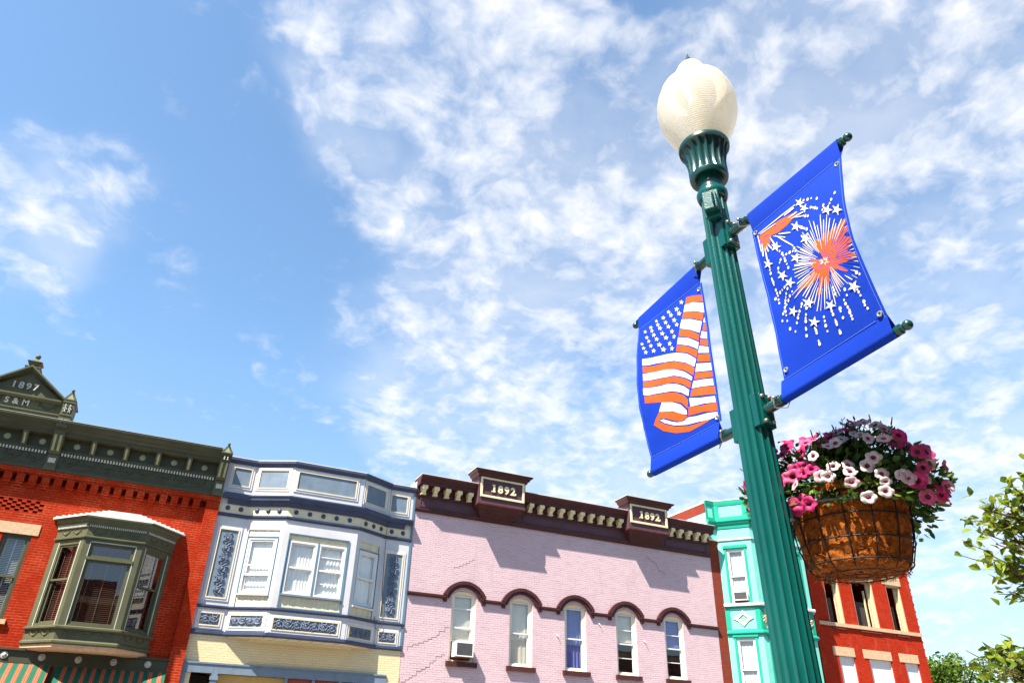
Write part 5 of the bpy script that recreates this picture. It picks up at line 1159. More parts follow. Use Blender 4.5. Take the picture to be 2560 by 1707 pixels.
def street_lamp():
    B = (LX, LY, 0)
    r = empty('street_lamp', B, 'green fluted street lamp with a ribbed acorn globe carrying two banners', 'street lamp')
    r.rotation_euler = (-LEAN, -LEAN, 0)
    m = MB(WORLD); vs, fs = fluted([(.10, .55, 0), (.088, .62, 0), (.085, .66, 1), (.0755, 1.86, 1), (.072, 2.6, 1), (.066, 3.4, 1), (.0625, 3.95, 1), (.061, 4.085, 1)], 144, 16, .0075); m.add(vs, fs)
    m.build('pole', POLE, r, B, smooth=True, angle=50)
    m = MB(WORLD); m.lathe([(.21, .15), (.21, .22), (.19, .25), (.17, .30), (.165, .42), (.14, .48), (.12, .52), (.10, .56)], (LX, LY), 32); m.build('base', POLE, r, B, smooth=True, angle=35)
    m = MB(WORLD); m.lathe([(.058, 4.07), (.070, 4.075), (.077, 4.095), (.078, 4.115), (.072, 4.13), (.062, 4.135), (.060, 4.16), (.060, 4.235)], (LX, LY), 40); m.build('collar', POLE, r, B, smooth=True, angle=35)
    m = MB(WORLD); m.lathe([(.055, 4.21), (.060, 4.222), (.082, 4.208), (.094, 4.21), (.098, 4.222), (.099, 4.235)], (LX, LY), 40, caps=False)
    vs, fs = fluted([(.099, 4.235, .2), (.099, 4.25, 1), (.098, 4.29, 1), (.101, 4.335, 1), (.112, 4.385, 1), (.122, 4.412, .8), (.126, 4.42, 0)], 200, 20, .009, .8); m.add(vs, fs)
    m.lathe([(.124, 4.418), (.131, 4.422), (.133, 4.437), (.128, 4.448), (.115, 4.446)], (LX, LY), 48, caps=False)
    m.build('capital', POLE_D, r, B, smooth=True, angle=45)
    m = MB(WORLD)
    for a in (-2.4, -.3, 1.8): m.ball(LX+.061*math.cos(a), LY+.061*math.sin(a), 4.175, .008)
    m.build('set_screw', BOLT, r, B)
    m = MB(WORLD); G = globe_mat()
    m.lathe([(.118, 4.445), (.128, 4.465), (.153, 4.515), (.180, 4.575), (.200, 4.63), (.2115, 4.69), (.2145, 4.735), (.2115, 4.782), (.203, 4.822), (.190, 4.852), (.179, 4.868), (.183, 4.874), (.182, 4.882), (.174, 4.887), (.160, 4.886), (.110, 4.882)], (LX, LY), 64, caps=False)
    m.lathe([(.110, 4.879), (.112, 4.90), (.109, 4.94), (.101, 4.985), (.090, 5.022), (.078, 5.050), (.075, 5.054), (.071, 5.066), (.056, 5.087), (.036, 5.101)], (LX, LY), 64, caps=False)
    m.build('globe', G, r, B, smooth=True, angle=38)
    m = MB(WORLD); m.lathe([(.05, 4.44), (.05, 4.56), (.035, 4.58), (.03, 4.60), (.045, 4.66), (.05, 4.72), (.042, 4.79), (.02, 4.82), (.004, 4.825)], (LX, LY), 24); m.build('bulb', paint('frosted_bulb', (.85, .83, .78), .3, .03, grime=0, bump=0), r, B, smooth=True)
    m = MB(WORLD); m.lathe([(.036, 5.100), (.036, 5.108), (.028, 5.111), (.024, 5.118), (.028, 5.125), (.024, 5.135), (.014, 5.142), (.010, 5.150), (.002, 5.205)], (LX, LY), 20); m.build('finial', POLE_D, r, B, smooth=True, angle=35)
    # weatherproof outlet box on the street-left side
    a = math.radians(216); ca, sa = math.cos(a), math.sin(a)
    class Loc:
        def __call__(s, u, o, z): return (LX+ca*o-sa*u, LY+sa*o+ca*u, z)
    a0 = Loc(); m = MB(a0); m.box(-.028, .036, .055, .088, 3.905, 4.06); m.box(-.036, .044, .088, .10, 3.90, 4.065); m.box(-.03, .038, .10, .135, 3.925, 4.02)
    ob = m.build('outlet_box', POLE, r, B, bevel=.005)
    m = MB(a0); m.tube([(.022, .136, 3.94), (.022, .152, 3.945), (.022, .152, 4.0), (.022, .136, 4.005)], .005, 0, 6); m.build('latch', POLE_D, ob, B)
    # banner arms
    for sg in (-1, 1):
        for top in (True, False):
            z = arm_z(sg, top, .1)
            def P(s, dx=0, dz=0): return (LX+dx, LY+sg*s, arm_z(sg, top, s)+dz+LEAN*sg*s)
            m = MB(WORLD); m.tube([P(.06), P(.12), P(.20), P(.72)], .0165, 0, 14); m.tube([P(.07), P(.085), P(.19)], [.026, .0225, .0225], 0, 14)
            E = .742 if sg < 0 else .705
            m.tube([P(E-.02), P(E-.003)], .0165, 0, 14); m.tube([P(E-.004), P(E+.012), P(E+.014), P(E+.03)], [.0195, .0195, .013, .013], 0, 14)
            q = P(E+.036); m.ball(q[0], q[1], q[2], .0185, 0, 14, 9)
            arm = m.build('banner_arm', POLE_D, r, B, smooth=True, angle=45)
            m = MB(WORLD); R0 = .073-.0075*(z-2.6)
            m.add([(LX+dx, LY+sg*o, z+dz) for dz in (-.073, .073) for dx, o in ((-.046, .035), (-.046, R0+.010), (.046, R0+.010), (.046, .035))], [(0, 1, 5, 4), (1, 2, 6, 5), (2, 3, 7, 6), (0, 1, 2, 3), (4, 5, 6, 7)])
            m.add([(LX+dx, LY+sg*o, z+dz) for dz in (-.068, .068) for dx, o in ((-.03, R0+.010), (-.03, R0+.022), (.03, R0+.022), (.03, R0+.010))], [(0, 1, 5, 4), (1, 2, 6, 5), (2, 3, 7, 6), (0, 1, 2, 3), (4, 5, 6, 7)])
            m.build('clamp_plate', POLE, arm, B, bevel=.002)
            for dz, dx in ((-.056, -.02), (-.056, .02), (.056, -.02), (.056, .02)):
                m = MB(WORLD); m.ball(LX+dx, LY+sg*(R0+.024), z+dz, .0085, 0, 10, 6); m.tube([(LX+dx, LY+sg*(R0+.01), z+dz), (LX+dx, LY+sg*(R0+.024), z+dz)], .0095, 0, 8); m.build('bolt', BOLT, arm, B, smooth=True)
            s0 = .165; c = P(s0); m = MB(WORLD)     # safety pin: wire loop round the arm with a triangle hanging from it
            m.tube([(c[0]-.03, c[1], c[2]+.012), (c[0]+.0, c[1], c[2]+.028), (c[0]+.03, c[1], c[2]+.01)], .004, 0, 6); m.ball(c[0]-.03, c[1], c[2]+.012, .009, 0, 8, 5)
            m.tube([(c[0]-.031, c[1]-.008, c[2]+.015), (c[0]-.033, c[1]+.004, c[2]-.012), (c[0]-.03, c[1]-.002, c[2]-.034), (c[0]-.012, c[1]+sg*.045, c[2]-.047), (c[0], c[1]+sg*.05, c[2]-.022)], .0022, 0, 5)
            m.tube([(c[0]-.030, c[1]+.008, c[2]+.016), (c[0]-.036, c[1]-.003, c[2]-.012), (c[0]-.031, c[1]+.004, c[2]-.032)], .0018, 0, 5)
            m.build('retaining_pin', WIRE, arm, B, smooth=True)
    # bracket that carries the flower basket
    m = MB(WORLD); m.tube([(LX+.05, LY, 2.47), (LX+.13, LY-.02, 2.478)], .014, 0, 8); m.box(LX-.01, LX+.09, LY-.05, LY+.05, 2.44, 2.5)
    m.tube([(LX+.311+.236*math.cos(t*PI/16), LY-.045+.236*math.sin(t*PI/16), 2.487) for t in range(33)], .0085, 0, 6)
    m.build('basket_ring', POLE_D, r, B)
    BR = paint('red_brown_steel', (.20, .055, .035), .5, .2, scale=20)
    m = MB(WORLD); p0, p1 = Vector((LX+.055, LY-.06, 2.487)), Vector((LX+.19, LY-.235, 2.512)); dv = (p1-p0); nv = Vector((-dv.y, dv.x, 0)).normalized()*.009
    def bar(a, b, h0, h1):
        A, Bq = p0+dv*a, p0+dv*b
        m.add([tuple(q+n_*s+Vector((0, 0, h))) for h in (h0, h1) for q, n_, s in ((A, nv, 1), (A, nv, -1), (Bq, nv, -1), (Bq, nv, 1))], [(0, 1, 2, 3), (4, 5, 6, 7), (0, 1, 5, 4), (1, 2, 6, 5), (2, 3, 7, 6), (3, 0, 4, 7)])
    bar(0, 1, -.003, .003); bar(.03, .11, .003, .016); bar(.24, .38, .003, .016); bar(.42, .58, .003, .016)
    m.build('basket_bracket', BR, r, B)
street_lamp()

# ================================================================== banners
BLUE = cloth('royal_blue_canvas', (.001, .042, .47), .20, .8, 520, .05, .35)
def bil(s, z, A):
    t = min(max((z-2.87)/.94, 0), 1); w = min(max((s-.17)/.57, 0), 1)
    return A*math.sin(PI*t)*(.12+.88*w)
def wrk(s, z):
    k = max(0, math.sin(PI*min(max((z-2.97)/.70, 0), 1)))
    q = noise.noise((s*7, z*3.2, 1.3))*.011+noise.noise((s*14+z*9, z*5, 4.1))*.0055
    e = max(0, 1-math.hypot(s-.72, z-3.70)/.30)*math.sin(46*math.atan2(z-3.72, s-.74))*.003+max(0, 1-math.hypot(s-.72, z-2.98)/.28)*math.sin(46*math.atan2(z-2.96, s-.74))*.003
    return q*k+e*k
def pxz(z): return 2.0997+(3.81-z)*.0172
def banner(sg, A, label, prints, dots, pname, group):
    yc = 2.135; B = (pxz(2.87), yc+sg*.45, 2.845)
    r = empty('banner', B, label, 'banner', group)
    def surf(s, z, off=0.): return (pxz(z)-bil(s, z, A)-wrk(s, z)-off, yc+sg*s, z)
    def curve(tab):
        def f(z):
            for (z0, v0), (z1, v1) in zip(tab, tab[1:]):
                if z <= z1: return v0+(v1-v0)*max(0, z-z0)/(z1-z0)
            return tab[-1][1]
        return f
    if sg > 0:
        s_in = curve([(2.93, .172), (3.3, .163), (3.69, .174)]); s_out = curve([(2.93, .700), (3.0, .705), (3.2, .715), (3.4, .703), (3.66, .692)])
        ztf, zbf = (lambda s: 3.676-.035*(s-.17)), (lambda s: 2.933); S0 = .186
    else:
        s_in = curve([(2.96, .222), (3.17, .230), (3.36, .226), (3.54, .212), (3.73, .200)]); s_out = curve([(2.98, .742), (3.1, .736), (3.3, .727), (3.5, .731), (3.72, .734)])
        ztf, zbf = (lambda s: 3.727), (lambda s: 2.962+.045*(s-.22)); S0 = .205
    zt, zb = ztf(.45), zbf(.45)
    m = MB(WORLD); nu, nz = 26, 44; T = .0011
    for off in (T, -T):
        vs = []
        for j in range(nz+1):
            zm = zb+(zt-zb)*j/nz
            for i in range(nu+1):
                s = s_in(zm)+(s_out(zm)-s_in(zm))*i/nu; z = zbf(s)+(ztf(s)-zbf(s))*j/nz; vs.append(surf(s, z, off))
        m.add(vs, [(j*(nu+1)+i, j*(nu+1)+i+1, (j+1)*(nu+1)+i+1, (j+1)*(nu+1)+i) for j in range(nz) for i in range(nu)])
    N = (nu+1)*(nz+1)
    def join(idx): m.f.extend([(idx[k], idx[k+1], N+idx[k+1], N+idx[k]) for k in range(len(idx)-1)]); m.m.extend([0]*(len(idx)-1))
    join([j*(nu+1) for j in range(nz+1)]); join([j*(nu+1)+nu for j in range(nz+1)])
    # sleeves round the two arms
    for top, up in ((True, 1), (False, -1)):
        R = .0215; vs = []; n = 14
        S = [S0+(s_out(zt if top else zb)-S0)*k/8 for k in range(9)]
        for s in S:
            zr = arm_z(sg, top, s); zs = ztf(s) if top else zbf(s); x = pxz(zr)
            c = surf(s, zs); vs.append(c)
            for k in range(13):
                a = PI*(1-k/12)*up; vs.append((x+R*math.cos(a), yc+sg*s, zr+R*math.sin(a)))
        m.add(vs, [(i*n+k, i*n+(k+1) % n, (i+1)*n+(k+1) % n, (i+1)*n+k) for i in range(len(S)-1) for k in range(n)])
    m.build('cloth', BLUE, r, B, smooth=True, angle=70)
    # hems and stitching
    m = MB(WORLD)
    for zf, e in ((ztf, .004), (zbf, -.004)): m.tube([surf(s, zf(s)+e, .0028) for s in [S0+.01+i*.03 for i in range(19)] if s < .71], .0011, 0, 4)
    m.tube([surf(s_in(z)+.009, z, .002) for z in [zb+(zt-zb)*k/24 for k in range(25)]], .0009, 0, 4); m.tube([surf(s_out(z)-.009, z, .002) for z in [zb+(zt-zb)*k/24 for k in range(25)]], .0009, 0, 4)
    m.build('stitching', cloth('pale_blue_thread', (.10, .20, .70), 0, .8, 60), r, B)
    # printed design: thin ink films laid on the cloth
    INK = [cloth('white_ink', (.80, .74, .68), .12, .6, 700, .04, .2), cloth('orange_red_ink', (.62, .105, .016), .12, .6, 700, .10, .2), cloth('blue_ink', (.006, .04, .45), .1, .6, 600)]
    bm = bmesh.new()
    def film(pts, mi, off):
        tri = tessellate_polygon([[Vector((s, z, 0)) for s, z in pts]])
        vv = [bm.verts.new((s, z, off)) for s, z in pts]
        for t in tri:
            try: f = bm.faces.new([vv[i] for i in t]); f.material_index = mi
            except ValueError: pass
    for i, (c, P) in enumerate(prints):
        film([(s/1000, z/1000) for s, z in P], {'w': 0, 'o': 1, 'b': 2}[c], {'o': .0021, 'w': .0027+.00001*i, 'b': .0024}[c])
    for k, (s, z) in enumerate(dots):
        rr = .0052*(1+.25*math.sin(k*2.3)); film([(s/1000+rr*math.cos(a)*1.0, z/1000+rr*math.sin(a)*1.25) for a in [2*PI*q/9 for q in range(9)]], 0, .0033)
    for _ in range(4):
        es = [e for e in bm.edges if (e.verts[0].co.xy-e.verts[1].co.xy).length > .035]
        if not es: break
        bmesh.ops.subdivide_edges(bm, edges=es, cuts=1); bmesh.ops.triangulate(bm, faces=bm.faces)
    for v in bm.verts: v.co = Vector(surf(v.co.x, v.co.y, v.co.z))-Vector(B)
    me = bpy.data.meshes.new(pname); bm.to_mesh(me); bm.free()
    for q in INK: me.materials.append(q)
    o = bpy.data.objects.new(pname, me); COL.objects.link(o); o.parent = r
    for z in (zt-.022, zb+.022):
        for s in (s_in(z)+.022, s_out(z)-.022):
            if sg > 0 and s > .5: continue
            m = MB(WORLD); c = surf(s, z, .003); m.tube([(c[0], c[1]+.0085*math.cos(a), c[2]+.0085*math.sin(a)) for a in [2*PI*k/14 for k in range(15)]], .0036, 0, 6)
            m.tube([(c[0]+.001, c[1], c[2]), (c[0]-.0005, c[1], c[2])], .006, 1, 10); m.build('grommet', [paint('nickel_grommet', (.6, .58, .52), .3, .05, metal=.8, bump=0), ROOM], r, B, smooth=True)
banner(1, .055, 'blue banner printed with a waving star and stripe flag, left of the lamp pole', FLAG_PRINT, [], 'flag_print', 'banners on the street lamp')
banner(-1, .07, 'blue banner printed with a white and orange firework, right of the lamp pole', BURST_PRINT, BURST_DOTS, 'firework_print', 'banners on the street lamp')

# ================================================================== hanging flower basket
def leaf_mat(name, col, tl=.35):
    return cloth(name, col, tl, .5, 40, .25, .1)
COIR = None
def coir():
    m, nt, b = nodes_of('coir_fibre'); v = coord(nt)
    n = noise_node(nt, v, 55, 8, .75); mp = nt.nodes.new('ShaderNodeMapping'); mp.inputs['Scale'].default_value = (30, 30, 120); mp.inputs['Rotation'].default_value = (.5, .3, 0); lk(nt, v, mp.inputs[0])
    n2 = noise_node(nt, mp.outputs[0], 3, 6, .7)
    c = mixc(nt, ramp(nt, n.outputs['Fac'], .35, .68), (.07, .016, .003), (.46, .125, .014)); c = mixc(nt, ramp(nt, n2.outputs['Fac'], .55, .80), c, (.55, .19, .03))
    lk(nt, c, b.inputs['Base Color']); b.inputs['Roughness'].default_value = .9; b.inputs['Specular IOR Level'].default_value = .15
    bp = nt.nodes.new('ShaderNodeBump'); bp.inputs['Strength'].default_value = 1; bp.inputs['Distance'].default_value = .006; lk(nt, n2.outputs['Fac'], bp.inputs['Height']); lk(nt, bp.outputs[0], b.inputs['Normal'])
    return m
def petal(bm_v, bm_f, bm_m, R, lobes=5, ruffle=.1, rnd=random):
    n = 30; rings = [(.10, -.55, 0), (.20, -.22, 0), (.34, -.04, 0), (.62, .05, 1), (.86, .06, 1), (1.0, .0, 1)]
    b0 = len(bm_v); ph = rnd.uniform(0, 6)
    for k, (r, z, mi) in enumerate(rings):
        for j in range(n):
            a = 2*PI*j/n; lob = 1-.16*(r**2)*(1-abs(math.cos(lobes*a/2))**.7)
            zz = z+ruffle*r*r*math.sin(lobes*a+ph)*.6+ruffle*.5*r*r*math.sin(2*a+ph*2)
            bm_v.append((R*r*lob*math.cos(a), R*r*lob*math.sin(a), R*zz))
    for k in range(len(rings)-1):
        for j in range(n):
            bm_f.append((b0+k*n+j, b0+k*n+(j+1) % n, b0+(k+1)*n+(j+1) % n, b0+(k+1)*n+j)); bm_m.append(rings[k+1][2])
def hanging_basket():
    CX, CY = 2.471, 2.033; B = (CX, CY, 2.26)
    r = empty('hanging_basket', B, 'coir lined wire basket of pink and white petunias hung beside the lamp pole', 'flower basket')
    rnd = random.Random(5)
    prof = [(.01, 2.262), (.10, 2.260), (.150, 2.263), (.172, 2.275), (.184, 2.305), (.194, 2.345), (.205, 2.40), (.213, 2.46), (.220, 2.52), (.219, 2.555), (.205, 2.57), (.16, 2.56), (.10, 2.55), (.01, 2.55)]
    # refine and roughen the liner, bulging out between the wires
    vs = []; n = 96; P = []
    for (r0, z0), (r1, z1) in zip(prof, prof[1:]):
        for k in range(5): P.append((r0+(r1-r0)*k/5, z0+(z1-z0)*k/5))
    for rr, z in P:
        for j in range(n):
            a = 2*PI*j/n; bul = .006*abs(math.sin(7*a))*(1 if rr > .15 else .3)
            q = noise.noise((rr*25*math.cos(a), rr*25*math.sin(a), z*25))*.010+noise.noise((rr*80*math.cos(a), rr*80*math.sin(a), z*80))*.004
            R = rr+(bul+q)*(rr > .05); vs.append((CX+R*math.cos(a), CY+R*math.sin(a), z+q*.5*(rr < .17)))
    m = MB(WORLD); m.add(vs, [(i*n+j, i*n+(j+1) % n, (i+1)*n+(j+1) % n, (i+1)*n+j) for i in range(len(P)-1) for j in range(n)])
    for _ in range(2600):       # loose fibres
        a = rnd.uniform(0, 2*PI); t = rnd.random()
        if t < .75: z = rnd.uniform(2.268, 2.56); rr = .168+.2*(z-2.262) if z > 2.28 else .17
        else: z = 2.258; rr = .17*math.sqrt(rnd.random())
        L = rnd.uniform(.015, .05); ta = rnd.uniform(-1, 1)*L/max(.05, rr); dz = rnd.uniform(-.5, .5)*L*(t < .75); ph = rnd.uniform(.006, .014)
        pts = [Vector((CX+(rr+ph*math.sin(PI*s)+.004)*math.cos(a+ta*s), CY+(rr+ph*math.sin(PI*s)+.004)*math.sin(a+ta*s), z+dz*s-(ph*math.sin(PI*s) if t >= .75 else 0))) for s in (0, .33, .66, 1)]
        w = Vector((0, 0, 1)).cross(pts[-1]-pts[0]); w = Vector((0, 0, .0011)) if t < .75 else w.normalized()*.0011
        m.add([tuple(p+w) for p in pts]+[tuple(p-w) for p in pts], [(0, 1, 5, 4), (1, 2, 6, 5), (2, 3, 7, 6)])
    m.build('coir_liner', coir(), r, B, smooth=True)
    m = MB(WORLD); loop = lambda R, z: [(CX+R*math.cos(2*PI*t/48), CY+R*math.sin(2*PI*t/48), z) for t in range(49)]
    for R, z, w in ((.229, 2.525, .0055), (.2245, 2.44, .0034), (.2125, 2.355, .0034), (.190, 2.278, .0032), (.127, 2.249, .0022), (.035, 2.249, .0022)): m.tube(loop(R, z), w, 0, 6)
    for k in range(14):
        a = 2*PI*(k+.35)/14; m.tube([(CX+R*math.cos(a), CY+R*math.sin(a), z) for R, z in ((.229, 2.525), (.2245, 2.44), (.2125, 2.355), (.190, 2.278), (.165, 2.251), (.127, 2.249), (.035, 2.249))], [.0028, .0028, .0028, .0026, .0015, .001, .0009], 0, 5)
    m.build('wire_frame', paint('black_wire', (.006, .007, .007), .6, .1, bump=0, grime=0, spec=.2), r, B, smooth=True)
    # foliage
    G = [leaf_mat('petunia_leaf', (.045, .105, .016)), leaf_mat('pale_petunia_leaf', (.13, .22, .03)), leaf_mat('dark_petunia_leaf', (.018, .045, .012))]
    m = MB(WORLD)
    def dome(a, t):     # point on the planting's outline: a around, t from 0 (rim, hanging) to 1 (top)
        e = -.28+t*(PI/2+.28); sq = 1-.17*max(0, math.cos(a+2.6))**2; lump = 1+.10*math.sin(3*a+1)+.06*math.sin(7*a+2)+.05*math.sin(5*t*3+a*2)
        return Vector((CX+.02+.36*sq*lump*math.cos(e)*math.cos(a), CY-.0+.36*sq*lump*math.cos(e)*math.sin(a), 2.565+(.235 if e > 0 else .36)*lump*math.sin(e)))
    def leaf(p, d, L, w, mi):
        d = d.normalized(); u = d.cross(Vector((rnd.uniform(-1, 1), rnd.uniform(-1, 1), rnd.uniform(.2, 1)))).normalized(); nn = d.cross(u)
        pts = [p, p+d*L*.35+u*w, p+d*L*.75+u*w*.7-nn*L*.05, p+d*L-nn*L*.15, p+d*L*.75-u*w*.7-nn*L*.05, p+d*L*.35-u*w, p+d*L*.5-nn*w*.35]
        m.add([tuple(q) for q in pts], [(0, 1, 6), (1, 2, 6), (2, 3, 6), (3, 4, 6), (4, 5, 6), (5, 0, 6)], mi)
    for _ in range(3400):
        a = rnd.uniform(0, 2*PI); t = rnd.random()**.8; p = dome(a, t); c = Vector((CX, CY, 2.56)); k = rnd.uniform(.62, 1.02) if _ < 2300 else rnd.uniform(.15, .85); p = c+(p-c)*k
        d = (p-c).normalized()+Vector((rnd.gauss(0, .6), rnd.gauss(0, .6), rnd.gauss(0, .6)))
        leaf(p, d, rnd.uniform(.02, .045), rnd.uniform(.006, .012), rnd.choice((0, 0, 0, 1, 2)))
    for _ in range(1500):     # the trailing skirt over the rim
        a = rnd.uniform(0, 2*PI); t = rnd.uniform(0, .28); p = dome(a, t); c = Vector((CX, CY, 2.56)); p = c+(p-c)*rnd.uniform(.72, 1.02)
        if (p.xy-c.xy).length < .235: continue
        leaf(p, (p-c).normalized()+Vector((rnd.gauss(0, .6), rnd.gauss(0, .6), rnd.gauss(-.4, .5))), rnd.uniform(.02, .045), rnd.uniform(.007, .013), rnd.choice((0, 0, 1, 1, 2)))
    for _ in range(70):       # sprigs standing proud
        a = rnd.uniform(0, 2*PI); t = rnd.uniform(.05, 1); p = dome(a, t); c = Vector((CX, CY, 2.45)); d = ((p-c).normalized()+Vector((rnd.gauss(0, .25), rnd.gauss(0, .25), .5*t))).normalized(); L = rnd.uniform(.04, .085)
        p0 = c+(p-c)*.75; tip = p+d*L*.7; m.tube([tuple(p0), tuple((p0+tip)/2+Vector((0, 0, .01))), tuple(tip)], [.002, .0016, .001], 0, 4)
        for q in range(9): s = rnd.uniform(.3, 1); leaf(p0+(tip-p0)*s, d+Vector((rnd.gauss(0, .8), rnd.gauss(0, .8), rnd.gauss(0, .6))), rnd.uniform(.012, .028), rnd.uniform(.003, .006), rnd.choice((0, 1, 2)))
        if rnd.random() < .35: m.tube([tuple(tip), tuple(tip+d*.03)], [.003, .0022], 3, 5)
    G.append(leaf_mat('petunia_bud', (.22, .05, .08)))
    # flowers, each its own
    PK = [(leaf_mat('dark_rose_throat', (.25, .012, .06)), leaf_mat('magenta_petal', (.70, .05, .22), .4)), (leaf_mat('crimson_throat', (.22, .02, .05)), leaf_mat('hot_pink_petal', (.78, .12, .30), .4)),
          (leaf_mat('rose_throat', (.42, .09, .14)), leaf_mat('blush_white_petal', (.78, .68, .70), .4)), (leaf_mat('pink_throat', (.50, .16, .20)), leaf_mat('pale_pink_petal', (.80, .55, .60), .4))]
    meshes = []
    GREEN = leaf_mat('petunia_tube', (.12, .15, .05))
    for ki, (th, pe) in enumerate(PK):
        for v in range(3):
            V, F, M = [], [], []; petal(V, F, M, 1, 5, .14 if ki < 2 else .09, random.Random(ki*7+v))
            me = bpy.data.meshes.new('flower'); me.from_pydata(V, [], F); me.materials.append(th); me.materials.append(pe); me.polygons.foreach_set('material_index', M)
            me.polygons.foreach_set('use_smooth', [True]*len(F)); meshes.append((ki, me))
    cam_az = math.atan2(-CY, -CX); placed = []
    tries = 0
    while len(placed) < 99 and tries < 6000:
        tries += 1
        near = rnd.random() < .97
        a = cam_az+rnd.uniform(-1.45, 1.45) if near else rnd.uniform(0, 2*PI)
        t = rnd.random()**1.1*.9; p = dome(a, t); da = (a-cam_az+PI) % (2*PI)-PI       # da > 0: to the left seen from the camera? resolved below
        right = Vector((math.cos(cam_az+PI/2), math.sin(cam_az+PI/2), 0)); sx = (p-Vector((CX, CY, 0))).dot(right)
        if any((p-q).length < .033 for q in placed): continue
        if sx < -.09: ki = rnd.choice((0, 0, 1, 1, 0, 3))
        elif sx > .21 and t < .6: ki = rnd.choice((1, 0, 3, 1, 0))
        elif t > .66: ki = rnd.choice((1, 0, 2, 3))
        else: ki = rnd.choice((2, 2, 3, 2, 2, 3))
        R = rnd.uniform(.028, .043) if ki < 2 else rnd.uniform(.024, .032)
        c = Vector((CX, CY, 2.50)); nrm = ((p-c).normalized()+Vector((rnd.gauss(0, .3), rnd.gauss(0, .3), rnd.gauss(-.05, .3)))).normalized()
        if near: nrm = (nrm+Vector((math.cos(cam_az), math.sin(cam_az), -.25))*.45).normalized()
        me = rnd.choice([q for k, q in meshes if k == ki]); o = bpy.data.objects.new('flower', me); COL.objects.link(o); o.parent = r
        p = p+nrm*.026
        o.location = p-Vector(B); o.rotation_euler = nrm.to_track_quat('Z', 'Y').to_euler(); o.scale = (R, R*rnd.uniform(.72, 1), R*rnd.uniform(.8, 1.6))
        o['group'] = 'petunia blooms'; placed.append(p)
        e = p-nrm*R*.5; q0 = Vector((CX, CY, 2.55)); q0 = q0+(e-q0)*.55; m.tube([tuple(q0), tuple((q0+e)/2+Vector((0, 0, .012))), tuple(e)], [.0022, .0018, .0016], 0, 4)
    m.build('foliage', G, r, B)
hanging_basket()

# ================================================================== trees
def tree_leafs(mb, pts, rnd, L, W, n_mat=3, spread=.05):
    for p, d in pts:
        d = Vector(d)+Vector((rnd.gauss(0, .6), rnd.gauss(0, .6), rnd.gauss(-.05, .5))); d.normalize()
        u = d.cross(Vector((rnd.gauss(0, .5), rnd.gauss(0, .5), 1))).normalized(); nn = u.cross(d); k = rnd.uniform(.7, 1.25); l, w = L*k, W*k
        p = Vector(p)+Vector((rnd.gauss(0, spread), rnd.gauss(0, spread), rnd.gauss(0, spread*.7))); cu = rnd.uniform(.05, .3)
        q = [p, p+d*l*.2+u*w*.6+nn*w*.15, p+d*l*.5+u*w+nn*w*.25, p+d*l*.8+u*w*.55-nn*l*cu*.3, p+d*l-nn*l*cu, p+d*l*.8-u*w*.55-nn*l*cu*.3, p+d*l*.5-u*w+nn*w*.25, p+d*l*.2-u*w*.6+nn*w*.15, p+d*l*.5-nn*l*cu*.15, p+d*l*.22]
        mb.add([tuple(x) for x in q], [(0, 1, 9), (1, 2, 8, 9), (2, 3, 8), (3, 4, 8), (4, 5, 8), (5, 6, 8), (6, 7, 9, 8), (7, 0, 9)], rnd.randrange(n_mat))
